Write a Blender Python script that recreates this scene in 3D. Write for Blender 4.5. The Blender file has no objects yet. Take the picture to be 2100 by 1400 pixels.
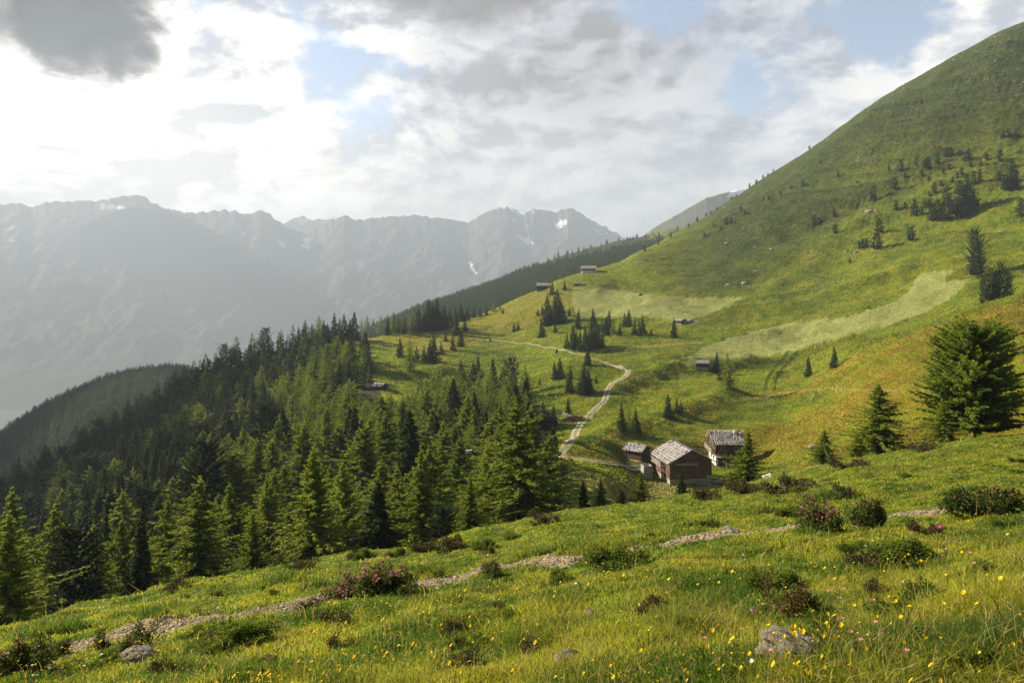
import bpy, math, random
import numpy as np
from mathutils import Vector, Matrix

rng = np.random.default_rng(7)
random.seed(7)
S = bpy.context.scene
COL = S.collection
F, CX, HZ = 1400.0, 1050.0, 580.0      # focal length, centre column and horizon row of a 2100 px wide frame; camera at the origin

# ------------------------------------------------------------------ helpers
def tag(o, label=None, cat=None, group=None, kind=None):
    if label: o['label'] = label
    if cat: o['category'] = cat
    if group: o['group'] = group
    if kind: o['kind'] = kind
    return o

def empty(name, loc, rz=0.0, s=1.0):
    o = bpy.data.objects.new(name, None); COL.objects.link(o)
    o.location = loc; o.rotation_euler = (0, 0, rz); o.scale = (s, s, s)
    o.empty_display_size = 0.2
    return o

def link(name, me, parent=None):
    o = bpy.data.objects.new(name, me); COL.objects.link(o)
    if parent: o.parent = parent
    return o

def np_mesh(name, V, faces, mats, smooth=False, mat_idx=None, attrs=None):
    """V (n,3); faces: list of int arrays (m,k) of one or several face sizes."""
    me = bpy.data.meshes.new(name)
    V = np.asarray(V, dtype=np.float32)
    me.vertices.add(len(V)); me.vertices.foreach_set('co', V.ravel())
    loops = np.concatenate([np.asarray(f, dtype=np.int32).ravel() for f in faces])
    tot = np.concatenate([np.full(len(f), np.asarray(f).shape[1], dtype=np.int32) for f in faces])
    start = np.concatenate([[0], np.cumsum(tot)[:-1]]).astype(np.int32)
    me.loops.add(len(loops)); me.loops.foreach_set('vertex_index', loops)
    me.polygons.add(len(tot)); me.polygons.foreach_set('loop_start', start); me.polygons.foreach_set('loop_total', tot)
    if smooth: me.polygons.foreach_set('use_smooth', np.ones(len(tot), dtype=bool))
    for m in (mats if isinstance(mats, (list, tuple)) else [mats]): me.materials.append(m)
    if mat_idx is not None: me.polygons.foreach_set('material_index', np.asarray(mat_idx, dtype=np.int32))
    for k, a in (attrs or {}).items():
        a = np.asarray(a, dtype=np.float32)
        if a.ndim == 1:
            me.attributes.new(k, 'FLOAT', 'POINT').data.foreach_set('value', a)
        else:
            if a.shape[1] == 3: a = np.concatenate([a, np.ones((len(a), 1), np.float32)], 1)
            me.attributes.new(k, 'FLOAT_COLOR', 'POINT').data.foreach_set('color', a.ravel())
    me.update(calc_edges=True); me.validate()
    return me

class MB:
    """collects shapes of one mesh"""
    def __init__(s): s.v = []; s.f = []
    def add(s, vs, fs):
        b = len(s.v); s.v += [tuple(v) for v in vs]; s.f += [tuple(b + i for i in f) for f in fs]; return s
    def box(s, c, h, R=None):
        c = Vector(c); vs = []
        for z in (-1, 1):
            for x, y in ((-1, -1), (1, -1), (1, 1), (-1, 1)):
                p = Vector((x * h[0], y * h[1], z * h[2])); vs.append(c + (R @ p if R else p))
        return s.add(vs, [(3, 2, 1, 0), (4, 5, 6, 7), (0, 1, 5, 4), (1, 2, 6, 5), (2, 3, 7, 6), (3, 0, 4, 7)])
    def tube(s, pts, rads, n=6):
        pts = [Vector(p) for p in pts]; rings = []
        for i, p in enumerate(pts):
            t = (pts[min(i + 1, len(pts) - 1)] - pts[max(i - 1, 0)]).normalized()
            a = t.cross(Vector((0.31, 0.17, 0.93)) if abs(t.z) < .9 else Vector((1, 0, 0))).normalized(); b = t.cross(a)
            rings.append([p + (a * math.cos(2 * math.pi * k / n) + b * math.sin(2 * math.pi * k / n)) * rads[i] for k in range(n)])
        vs = [v for r in rings for v in r]; fs = []
        for i in range(len(pts) - 1):
            for k in range(n): fs.append((i * n + k, i * n + (k + 1) % n, (i + 1) * n + (k + 1) % n, (i + 1) * n + k))
        fs.append(tuple(range(n - 1, -1, -1))); fs.append(tuple((len(pts) - 1) * n + k for k in range(n)))
        return s.add(vs, fs)
    def bar(s, p, q, w, h=None):
        p, q = Vector(p), Vector(q); d = q - p; L = d.length; d.normalize()
        up = Vector((0, 0, 1)) if abs(d.z) < .95 else Vector((0, 1, 0))
        sd = d.cross(up).normalized(); up = sd.cross(d)
        R = Matrix((d, sd, up)).transposed()
        return s.box((p + q) / 2, (L / 2, w / 2, (h or w) / 2), R)
    def build(s, name, m, parent=None, smooth=False):
        me = bpy.data.meshes.new(name); me.from_pydata([tuple(v) for v in s.v], [], s.f)
        for x in (m if isinstance(m, (list, tuple)) else [m]): me.materials.append(x)
        if smooth: me.polygons.foreach_set('use_smooth', [True] * len(me.polygons))
        me.update()
        return link(name, me, parent)

# hashed gradient noise
_P = rng.permutation(4096)
_G = rng.normal(size=(4096, 2)); _G /= np.linalg.norm(_G, axis=1)[:, None]
def pnoise(x, y):
    xi = np.floor(x).astype(np.int64); yi = np.floor(y).astype(np.int64); fx = x - xi; fy = y - yi
    def g(a, b, dx, dy):
        k = _G[_P[(_P[a & 4095] + b) & 4095]]; return k[..., 0] * dx + k[..., 1] * dy
    u = fx ** 3 * (fx * (fx * 6 - 15) + 10); v = fy ** 3 * (fy * (fy * 6 - 15) + 10)
    n0 = g(xi, yi, fx, fy) * (1 - u) + g(xi + 1, yi, fx - 1, fy) * u
    n1 = g(xi, yi + 1, fx, fy - 1) * (1 - u) + g(xi + 1, yi + 1, fx - 1, fy - 1) * u
    return (n0 * (1 - v) + n1 * v) * 1.5
def fbm(x, y, o=4, g=.5):
    r = 0; a = 1
    for k in range(o): r = r + a * pnoise(x * 2 ** k + 17.3 * k, y * 2 ** k - 9.1 * k); a *= g
    return r
def ridged(x, y, o=4):
    r = 0; a = 1
    for k in range(o): r = r + a * (1 - 2 * np.abs(pnoise(x * 2 ** k + 31.7 * k, y * 2 ** k + 11.9 * k))); a *= .5
    return r
def sstep(a, b, x):
    t = np.clip((x - a) / (b - a), 0, 1); return t * t * (3 - 2 * t)

def pchip(xk, yk, x):
    xk = np.asarray(xk, float); yk = np.asarray(yk, float); x = np.asarray(x, float)
    h = np.diff(xk); dl = np.diff(yk) / h; n = len(xk); m = np.zeros(n)
    for i in range(1, n - 1):
        if dl[i - 1] * dl[i] > 0:
            w1 = 2 * h[i] + h[i - 1]; w2 = h[i] + 2 * h[i - 1]
            m[i] = (w1 + w2) / (w1 / dl[i - 1] + w2 / dl[i])
    m[0] = dl[0]; m[-1] = dl[-1]
    i = np.clip(np.searchsorted(xk, x) - 1, 0, n - 2); t = (x - xk[i]) / h[i]; t = np.clip(t, 0, 1)
    return ((1 + 2 * t) * (1 - t) ** 2 * yk[i] + t * (1 - t) ** 2 * h[i] * m[i] + t * t * (3 - 2 * t) * yk[i + 1] + t * t * (t - 1) * h[i] * m[i + 1])

def inpoly(px, py, poly):
    poly = np.asarray(poly, float); r = np.zeros(np.shape(px), bool); j = len(poly) - 1
    for i in range(len(poly)):
        xi, yi = poly[i]; xj, yj = poly[j]
        c = ((yi > py) != (yj > py)) & (px < (xj - xi) * (py - yi) / (yj - yi + 1e-9) + xi); r ^= c; j = i
    return r
def polydist(px, py, line):
    """distance to a polyline"""
    best = np.full(np.shape(px), 1e9)
    for (ax, ay), (bx, by) in zip(line[:-1], line[1:]):
        dx, dy = bx - ax, by - ay; t = np.clip(((px - ax) * dx + (py - ay) * dy) / (dx * dx + dy * dy + 1e-9), 0, 1)
        best = np.minimum(best, np.hypot(px - ax - t * dx, py - ay - t * dy))
    return best

# ------------------------------------------------------------------ material helpers
def mat(name):
    m = bpy.data.materials.new(name); m.use_nodes = True
    nt = m.node_tree; nt.nodes.clear(); return m, nt
class NT:
    def __init__(s, nt): s.nt = nt
    def n(s, t, **kw):
        x = s.nt.nodes.new(t)
        for k, v in kw.items():
            if k.startswith('i_'): x.inputs[k[2:]].default_value = v
            else: setattr(x, k, v)
        return x
    def set(s, sock, v):
        if isinstance(v, bpy.types.NodeSocket): s.nt.links.new(v, sock)
        else:
            if sock.type == 'RGBA' and isinstance(v, (tuple, list)) and len(v) == 3: v = (*v, 1)
            sock.default_value = v
    def math(s, op, a, b=None, c=None, clamp=False):
        x = s.n('ShaderNodeMath', operation=op); x.use_clamp = clamp; s.set(x.inputs[0], a)
        if b is not None: s.set(x.inputs[1], b)
        if c is not None: s.set(x.inputs[2], c)
        return x.outputs[0]
    def vmath(s, op, a, b=None, out=0):
        x = s.n('ShaderNodeVectorMath', operation=op); s.set(x.inputs[0], a)
        if b is not None: s.set(x.inputs[1], b)
        return x.outputs['Value'] if op in ('DOT_PRODUCT', 'LENGTH') else x.outputs[0]
    def mix(s, f, a, b, blend='MIX'):
        x = s.n('ShaderNodeMix', data_type='RGBA', blend_type=blend); s.set(x.inputs['Factor'], f)
        s.set(x.inputs['A'] if False else x.inputs[6], a); s.set(x.inputs[7], b); return x.outputs[2]
    def ramp(s, v, a, b, lo=0., hi=1., smooth=True):
        x = s.n('ShaderNodeMapRange', interpolation_type='SMOOTHSTEP' if smooth else 'LINEAR'); s.set(x.inputs[0], v)
        for k, q in zip((1, 2, 3, 4), (a, b, lo, hi)): s.set(x.inputs[k], q)
        return x.outputs[0]
    def noise(s, vec, scale, detail=4, rough=.55, dist=0., out='Fac', dim='3D'):
        x = s.n('ShaderNodeTexNoise', noise_dimensions=dim); s.set(x.inputs['Vector'], vec); s.set(x.inputs['Scale'], scale)
        x.inputs['Detail'].default_value = detail; x.inputs['Roughness'].default_value = rough; x.inputs['Distortion'].default_value = dist
        return x.outputs[out]
    def attr(s, name, out='Fac'):
        return s.n('ShaderNodeAttribute', attribute_name=name).outputs[out]
    def map(s, vec, scale=(1, 1, 1), rot=(0, 0, 0), loc=(0, 0, 0)):
        x = s.n('ShaderNodeMapping'); s.set(x.inputs['Vector'], vec); x.inputs['Scale'].default_value = scale
        x.inputs['Rotation'].default_value = rot; x.inputs['Location'].default_value = loc; return x.outputs[0]
    def pos(s): return s.n('ShaderNodeNewGeometry').outputs['Position']
    def obj(s): return s.n('ShaderNodeTexCoord').outputs['Object']
    def rand(s): return s.n('ShaderNodeObjectInfo').outputs['Random']
    def bump(s, h, strength=.5, dist=.1):
        x = s.n('ShaderNodeBump'); x.inputs['Strength'].default_value = strength; x.inputs['Distance'].default_value = dist
        s.set(x.inputs['Height'], h); return x.outputs[0]
    def out(s, color, rough=.85, normal=None, transl=0., spec=.25, tcol=None):
        b = s.n('ShaderNodeBsdfPrincipled'); s.set(b.inputs['Base Color'], color); s.set(b.inputs['Roughness'], rough)
        b.inputs['Specular IOR Level'].default_value = spec
        if normal is not None: s.set(b.inputs['Normal'], normal)
        sh = b.outputs[0]
        if transl:
            t = s.n('ShaderNodeBsdfTranslucent'); s.set(t.inputs[0], tcol if tcol is not None else color)
            mx = s.n('ShaderNodeMixShader'); mx.inputs[0].default_value = transl
            s.nt.links.new(sh, mx.inputs[1]); s.nt.links.new(t.outputs[0], mx.inputs[2]); sh = mx.outputs[0]
        o = s.n('ShaderNodeOutputMaterial'); s.nt.links.new(sh, o.inputs['Surface'])

# ------------------------------------------------------------------ terrain
XC = [-700, 0, 300, 500, 650, 800, 1000, 1200, 1300, 1440, 1600, 1800, 2000, 2300, 2900]
K = {  # per column: edge, dip, ... crest, behind, back ridge, far
 -700: [(9, 1400), (36, 1540), (70, 1530), (100, 1500), (140, 1450), (180, 1420), (215, 1380), (240, 1350), (260, 1330), (330, 1420), (430, 1150), (600, 1110)],
 0:    [(13, 1282), (40, 1355), (74, 1330), (105, 1275), (150, 1200), (190, 1140), (225, 1090), (255, 1060), (285, 1035), (400, 1090), (540, 960), (700, 900)],
 300:  [(18, 1217), (44, 1262), (76, 1228), (112, 1150), (160, 1065), (205, 990), (245, 940), (280, 900), (310, 868), (450, 960), (640, 815), (830, 768)],
 500:  [(23, 1175), (46, 1220), (78, 1172), (115, 1085), (165, 985), (215, 915), (260, 855), (300, 815), (340, 768), (500, 900), (700, 850), (900, 800)],
 650:  [(27, 1149), (48, 1186), (80, 1132), (120, 1036), (175, 930), (230, 850), (280, 790), (320, 745), (360, 718), (520, 840), (720, 810), (900, 755)],
 800:  [(30, 1122), (50, 1154), (80, 1098), (120, 1000), (175, 900), (235, 820), (300, 760), (370, 710), (430, 686), (560, 740), (760, 705), (1000, 664)],
 1000: [(36, 1085), (55, 1130), (85, 1075), (120, 1000), (180, 900), (240, 830), (310, 765), (410, 692), (520, 640), (640, 670), (900, 627), (1250, 590)],
 1200: [(45, 1047), (60, 1080), (100, 1020), (145, 955), (190, 875), (240, 800), (310, 735), (430, 650), (570, 560), (720, 610), (1100, 545), (1520, 512)],
 1300: [(50, 1028), (68, 1060), (120, 1035), (165, 925), (200, 860), (245, 795), (300, 735), (430, 640), (660, 522), (820, 560), (1250, 515), (1700, 490)],
 1440: [(55, 1003), (75, 1040), (128, 1040), (175, 905), (210, 840), (250, 785), (290, 745), (430, 625), (870, 450), (1050, 500), (1400, 490), (1850, 468)],
 1600: [(55, 978), (75, 1005), (120, 980), (165, 905), (210, 830), (245, 785), (290, 735), (420, 600), (860, 345), (1050, 400), (1450, 470), (1900, 480)],
 1800: [(55, 935), (75, 955), (110, 905), (145, 835), (185, 765), (230, 705), (265, 700), (410, 530), (840, 208), (1050, 270), (1450, 430), (1900, 480)],
 2000: [(55, 897), (75, 917), (100, 880), (135, 800), (180, 700), (225, 632), (265, 634), (400, 470), (820, 92), (1050, 170), (1450, 400), (1900, 480)],
 2300: [(60, 855), (80, 878), (105, 800), (140, 710), (180, 620), (225, 550), (270, 540), (400, 380), (820, -60), (1050, 60), (1450, 350), (1900, 480)],
 2900: [(65, 780), (85, 790), (110, 690), (150, 580), (190, 480), (230, 400), (280, 370), (410, 180), (800, -300), (1050, -100), (1450, 300), (1900, 480)],
}
PATHL = [(-700, 5, 1480), (0, 6.5, 1352), (550, 8.2, 1250), (1000, 10.2, 1170), (1500, 12.5, 1096), (1950, 14.5, 1042), (2300, 15.5, 1005), (2900, 16, 930)]
EDGE = [(-700, 1400), (0, 1285), (150, 1250), (260, 1228), (380, 1200), (470, 1190), (560, 1165), (700, 1140), (850, 1122), (950, 1090), (1060, 1070), (1200, 1046), (1330, 1028), (1440, 1008), (1530, 990), (1650, 962), (1740, 942), (1850, 925), (1930, 908), (2000, 897), (2100, 888), (2300, 855), (2900, 780)]
CREST = [(-700, 1330), (0, 1030), (100, 980), (200, 920), (300, 850), (400, 794), (500, 743), (580, 717), (650, 706), (740, 697), (800, 686), (900, 668), (1000, 640), (1060, 612), (1100, 596), (1152, 571), (1224, 551), (1281, 533), (1298, 522), (1345, 500), (1400, 470), (1440, 450), (1490, 416), (1530, 391), (1570, 363), (1620, 336), (1680, 296), (1750, 242), (1830, 190), (1900, 151), (1950, 120), (2000, 93), (2060, 63), (2110, 44), (2300, -60), (2900, -300)]
BACK = [(-700, 1110), (0, 900), (100, 842), (200, 797), (300, 770), (360, 764), (500, 800), (650, 755), (750, 690), (850, 642), (900, 624), (1000, 590), (1050, 569), (1100, 547), (1150, 528), (1200, 512), (1250, 500), (1300, 490), (1380, 473), (1440, 468), (1600, 480), (2000, 480), (2900, 480)]

gx = np.concatenate([np.arange(-620, -60, 14.), np.arange(-60, 2160, 3.), np.arange(2160, 2760, 14.)])
gd = np.exp(np.linspace(math.log(.8), math.log(2600), 860))
NC, NR = len(gx), len(gd)
def _tracks():
    kd, ky = [], []
    kd.append(np.full(NC, .8)); ky.append(HZ + F * 1.55 / .8 - .18 * (gx - CX))
    kd.append(np.full(NC, 3.6)); ky.append(1400 - .18 * (gx - CX))
    px = [p[0] for p in PATHL]
    kd.append(pchip(px, [p[1] for p in PATHL], gx)); ky.append(pchip(px, [p[2] for p in PATHL], gx))
    for k in range(12):
        kd.append(np.exp(pchip(XC, [math.log(K[x][k][0]) for x in XC], gx)))
        y = pchip(XC, [K[x][k][1] for x in XC], gx)
        for idx, tr in ((0, EDGE), (8, CREST), (11, BACK)):
            if k == idx: y = pchip([t[0] for t in tr], [t[1] for t in tr], gx)
        ky.append(y)
    kd.append(np.full(NC, 2600.)); ky.append(np.full(NC, HZ + F * 930 / 2600))
    return np.array(kd), np.array(ky)
kd, ky = _tracks()
for k in range(1, len(kd)): kd[k] = np.maximum(kd[k], kd[k - 1] * 1.02)
# hidden back ridge parts must stay hidden: fine
GY = np.zeros((NC, NR))
for c in range(NC): GY[c] = pchip(-1 / kd[:, c] ** .5, ky[:, c], -1 / gd ** .5)
GD = np.broadcast_to(gd, (NC, NR)); GXp = np.broadcast_to(gx[:, None], (NC, NR))
WX = GD * (GXp - CX) / F; WY = GD.copy(); WZ = GD * (HZ - GY) / F
# relief
near = 1 - sstep(30, 70, GD); edge_d = kd[3][:, None]
WZ += near * sstep(1.5, 4, GD) * (.10 * fbm(WX / 1.7, WY / 1.7, 3) + .05 * np.maximum(fbm(WX / .6 + 5, WY / .6, 2), 0) + .22 * fbm(WX / 6, WY / 6, 2) * sstep(6, 14, GD))
far_a = sstep(60, 130, GD)
crestd = kd[11][:, None]
fade = 1 - .75 * np.exp(-((np.log(GD) - np.log(crestd)) / .12) ** 2)
up = sstep(1250, 1700, GXp) * sstep(300, 480, GD)
WZ += far_a * fade * (1.7 * fbm(WX / 42, WY / 42, 3) + .8 * ridged(WX / 60 + 4, WY / 34 + WX / 90, 2) * sstep(1050, 1250, GXp) + .55 * fbm(WX / 10, WY / 10, 3) + up * (5.5 * fbm(WX / 75 + 3, WY / 75, 4) + 3.2 * ridged(WX / 60 + WZ / 45, WZ / 24, 3)))
ter = (.5 + .5 * np.sin((WZ + 3 * fbm(WX / 60, WY / 60, 2)) * 2 * math.pi / 3.2)) * (1 - sstep(260, 380, GD))
ter2 = (.5 + .5 * np.sin((WZ + 9 * fbm(WX / 90 + 7, WY / 90, 3)) * 2 * math.pi / 19)) * sstep(300, 420, GD) * sstep(.0, .5, fbm(WX / 110, WY / 110 + 3, 2) + .25)
WZ += far_a * fade * sstep(1000, 1300, GXp) * (.34 * ter + 1.5 * ter2)
WZ += sstep(640, 900, GD) * (1 - up) * fade * 3.5 * fbm(WX / 120, WY / 120, 3)
# levelled ground under the farm buildings and the two banks by the road
for px_, pd_, pz_, pr_ in ((1398, 144, -41.0, 7), (1484, 160, -42.1, 7), (1307, 150, -38.7, 3.5)):
    X0 = pd_ * (px_ - CX) / F; q_ = 1 - sstep(pr_ * .75, pr_ * 2.1, np.hypot(WX - X0, WY - pd_)); WZ = WZ * (1 - q_) + pz_ * q_
for ln_, amp_, wd_ in ((((1262, 800), (1300, 775), (1360, 762), (1450, 757), (1520, 752)), 2.6, 5.5), (((1150, 935), (1260, 893), (1340, 866), (1420, 838), (1500, 815)), 2.4, 6.), (((1430, 752), (1500, 748), (1640, 727), (1740, 700)), 2.4, 5.5), (((1640, 668), (1560, 690), (1480, 700)), 2., 5.), (((1000, 742), (1080, 752), (1160, 765), (1230, 760)), 1.8, 6.), (((820, 770), (900, 756), (1000, 765), (1080, 790)), 1.8, 7.), (((1560, 780), (1660, 745), (1760, 715)), 1.6, 5.), (((1400, 560), (1500, 548), (1620, 540), (1740, 520)), 2.6, 8.), (((1500, 640), (1600, 625), (1720, 600), (1840, 560)), 2.2, 7.)):
    PYt = HZ - F * WZ / GD; q_ = []
    for (xa, ya) in ln_:
        ci_ = int(np.searchsorted(gx, xa)); ok_ = np.nonzero((PYt[ci_] <= ya) & (gd > 95))[0]; q_.append((WX[ci_, ok_[0]], WY[ci_, ok_[0]]))
    sel = (GD > 95) & (GD < 420); dd_ = polydist(WX[sel], WY[sel], q_); WZ[sel] += amp_ * np.exp(-(dd_ / wd_) ** 2)
def terr(x, d):
    """height of the ground at image column x and depth d (bilinear in the ground's own grid)"""
    i = np.clip(np.interp(x, gx, np.arange(NC)), 0, NC - 1.001); j = np.clip((np.log(d) - math.log(.8)) / (math.log(2600) - math.log(.8)) * (NR - 1), 0, NR - 1.001)
    i0 = np.floor(i).astype(int); j0 = np.floor(j).astype(int); a = i - i0; b = j - j0
    return (WZ[i0, j0] * (1 - a) + WZ[i0 + 1, j0] * a) * (1 - b) + (WZ[i0, j0 + 1] * (1 - a) + WZ[i0 + 1, j0 + 1] * a) * b
def height(X, Y): return terr(np.asarray(X) / np.asarray(Y) * F + CX, np.asarray(Y))
def at_d(x, d): return Vector((d * (x - CX) / F, d, float(terr(np.float64(x), np.float64(d)))))
def at(x, y, dmin=1.5, dmax=2500):
    """first ground point along the sight line of (x, y) beyond dmin"""
    ds = np.exp(np.linspace(math.log(dmin), math.log(dmax), 3000)); yy = HZ - F * terr(np.full_like(ds, x), ds) / ds
    k = np.nonzero(yy <= y)[0]
    d = ds[k[0]] if len(k) else ds[np.argmin(yy)]
    return at_d(x, d)
PY = HZ - F * WZ / GD          # image row of every ground vertex

# tints the ground itself has, and further down the upper hill's painted shade
MOWN = [[(1174, 592), (1192, 586), (1260, 596), (1340, 606), (1400, 612), (1520, 611), (1495, 628), (1440, 650), (1392, 662), (1330, 650), (1260, 650), (1185, 648), (1172, 625)],
        [(1392, 748), (1440, 712), (1500, 690), (1600, 668), (1630, 660), (1740, 648), (1820, 625), (1860, 600), (1885, 560), (1955, 553), (1935, 578), (1992, 570), (1955, 610), (1900, 640), (1830, 665), (1740, 690), (1640, 717), (1540, 735), (1470, 750)]]
j = (rng.random((NC, NR)) - .5) * 2 + 2.5 * fbm(WX / 5, WY / 5, 2)
beyond = GD > 100
mown = np.zeros((NC, NR))
for pl in MOWN: mown[inpoly(GXp + j, PY + j * .5, pl) & (GD > 230) & (GD < 640)] = 1
hayc = [(1130, 960), (1270, 985), (1340, 985), (1500, 1000), (1580, 985), (1640, 965), (1720, 930), (1640, 1010), (1500, 1040), (1300, 1060), (1140, 1040)]
hay = (inpoly(GXp + j, PY + j, hayc) & (GD > 62) & (GD < 150)) * 1.
orangep = [(1160, 935), (1260, 885), (1400, 850), (1560, 800), (1640, 772), (1800, 705), (2100, 610), (2700, 420), (2700, 1000), (1480, 960), (1270, 955)]
orange = sstep(-.35, .5, fbm(WX / 30, WY / 30, 3) + .25) * (inpoly(GXp + 3 * j, PY + 3 * j, orangep) & (GD > 80) & (GD < 300))
orange = np.maximum(orange, .16 * sstep(.15, .6, fbm(WX / 45 + 9, WY / 45, 3)) * beyond)
meadowL = [(560, 700), (700, 700), (1000, 640), (1170, 570), (1170, 640), (1000, 690), (900, 740), (760, 700), (640, 720)]
gold = (inpoly(GXp + 4 * j, PY + 3 * j, meadowL) & (GD > 250) & (GD < 620)) * .75
floorp = [(-700, 2000), (-700, 1300), (0, 930), (100, 880), (300, 780), (500, 690), (630, 680), (672, 712), (752, 742), (775, 800), (780, 850), (930, 800), (1060, 800), (1150, 860), (1130, 940), (1130, 1060), (600, 2000)]
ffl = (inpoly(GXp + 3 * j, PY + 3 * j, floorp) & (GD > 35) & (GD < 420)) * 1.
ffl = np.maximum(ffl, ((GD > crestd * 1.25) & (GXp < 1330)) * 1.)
pathl = [(-200, 1385), (0, 1352), (160, 1325), (330, 1285), (560, 1248), (640, 1232), (760, 1212), (900, 1192), (1000, 1168), (1150, 1150), (1400, 1112), (1500, 1096), (1640, 1078), (1780, 1065), (1950, 1042), (2300, 1000)]
# dirt of the foot path, by real distance on the ground
pl3 = [at(x, y, 2, 30) for x, y in pathl]
sub = GD < 40
pd = np.full((NC, NR), 9.)
pd[sub] = polydist(WX[sub], WY[sub], [(p.x, p.y) for p in pl3])
pw = np.interp(GXp, [-300, 0, 330, 420, 540, 620, 700, 860, 1150, 1210, 1360, 1420, 1620, 1690, 1820, 1870, 1980, 2040], [.4, .52, .56, .24, .30, .38, .18, .38, .36, .10, .12, .36, .40, .14, .16, .38, .38, .02]) * (1 + .55 * fbm(WX / 1.1, WY / 1.1, 3))
dirt = sub * (1 - sstep(.8, 1.25, pd / np.maximum(pw, .06)))
WZ += dirt * .015
bare = sub * (1 - sstep(1.0, 1.5, pd / np.maximum(pw, .06)))
trail = np.zeros((NC, NR)); rutd = np.zeros((NC, NR)); sel = (GD > 95) & (GD < 700)
for ln_ in ([(1440, 818), (1500, 822), (1560, 815), (1640, 801), (1700, 798), (1800, 800), (1930, 800)], [(1205, 721), (1280, 712), (1360, 708), (1440, 702)], [(1250, 795), (1300, 776), (1360, 764), (1440, 757), (1530, 752)], [(1140, 940), (1260, 893), (1340, 866), (1420, 838), (1480, 820)], [(1190, 586), (1260, 596), (1340, 606), (1400, 612), (1520, 611)]):
    trail[sel] = np.maximum(trail[sel], 1 - sstep(.8, 2.6, polydist(GXp[sel], PY[sel] + 1.2 * fbm(GXp[sel] / 30, PY[sel] / 30, 2), ln_)))
for off in (-9, 9):
    rutd[sel] = np.maximum(rutd[sel], 1 - sstep(2., 5., polydist(GXp[sel] - off, PY[sel], [(1578, 800), (1582, 778), (1596, 755), (1618, 733), (1624, 722)])))
grassy = near * (1 - dirt)

V = np.stack([WX, WY, WZ], -1).reshape(-1, 3)
idx = np.arange(NC * NR).reshape(NC, NR)
Q = np.stack([idx[:-1, :-1], idx[1:, :-1], idx[1:, 1:], idx[:-1, 1:]], -1).reshape(-1, 4)

m_ground, nt = mat('alpine_meadow'); T = NT(nt)
P = T.pos()
n1 = T.noise(P, .035, 5, .6); n2 = T.noise(P, .28, 5, .65); n3 = T.noise(P, 1.6, 4, .7); n4 = T.noise(P, 9, 3, .7)
c = T.mix(T.ramp(n1, .35, .65), (.12, .18, .013), (.235, .245, .018))
c = T.mix(T.ramp(n2, .35, .7), c, (.10, .125, .013))
of = T.math('MULTIPLY', T.attr('orange'), T.ramp(T.math('ADD', n2, T.math('MULTIPLY', n3, .6)), .6, 1.0))
c = T.mix(T.math('MULTIPLY', of, .85), c, (.28, .18, .018))
c = T.mix(T.math('MULTIPLY', T.attr('gold'), T.ramp(n2, .3, .7)), c, (.30, .22, .045))
wave = T.noise(T.map(P, (.18, .18, 2.0)), 1.2, 5, .75)
mc = T.mix(T.ramp(wave, .35, .65), (.20, .225, .055), (.32, .33, .11))
c = T.mix(T.attr('mown'), c, mc)
hc = T.mix(T.ramp(T.noise(P, .9, 4, .7), .4, .62), (.10, .11, .025), (.36, .31, .11))
c = T.mix(T.attr('hay'), c, hc)
c = T.mix(T.math('MULTIPLY', T.attr('hill_shade'), T.ramp(n2, .25, .6, .55, 1)), c, (.036, .048, .012))
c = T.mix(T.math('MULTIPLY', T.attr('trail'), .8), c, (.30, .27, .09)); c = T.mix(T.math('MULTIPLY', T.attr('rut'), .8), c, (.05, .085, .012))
c = T.mix(T.math('MULTIPLY', T.attr('hill_shade'), T.ramp(T.noise(P, .075, 5, .65), .50, .62, 0, .55)), c, (.022, .032, .010))
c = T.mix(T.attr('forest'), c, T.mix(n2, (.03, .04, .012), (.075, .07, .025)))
c = T.mix(.5, c, T.mix(T.ramp(n3, .3, .72), (.3, .3, .3), (1.25, 1.25, 1.2)), 'MULTIPLY')
gr = T.mix(T.ramp(n4, .3, .7), (.23, .168, .112), (.47, .375, .27))
gr = T.mix(T.ramp(T.noise(P, 42, 2, .6), .35, .7), T.mix(.6, gr, (.1, .07, .05)), gr)
c = T.mix(T.attr('dirt'), c, gr)
bm = T.math('ADD', T.math('MULTIPLY', n3, 1.2), T.math('MULTIPLY', n2, 1.5))
nrm = T.bump(bm, .9, .9)
n5 = T.noise(P, 30, 4, .7)
b2 = T.n('ShaderNodeBump'); b2.inputs['Strength'].default_value = .8; b2.inputs['Distance'].default_value = .03; T.set(b2.inputs['Height'], T.math('ADD', n5, n4)); T.set(b2.inputs['Normal'], nrm)
T.out(c, .95, b2.outputs[0], spec=.08)
hill_shade = sstep(1300, 1500, GXp) * sstep(300, 420, GD) * (1 - sstep(60, 330, PY - pchip([q[0] for q in CREST], [q[1] for q in CREST], gx)[:, None] + 70 * fbm(WX / 120, WY / 120, 3)))  # shade of clouds over the upper hill, put into the ground colour
me = np_mesh('ground', V, [Q], m_ground, True, attrs={k: a.reshape(-1) for k, a in dict(mown=mown, hay=hay, orange=orange, gold=gold, forest=ffl, dirt=dirt, hill_shade=hill_shade, trail=trail, rut=rutd).items()})
tag(link('ground', me), kind='structure')

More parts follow.
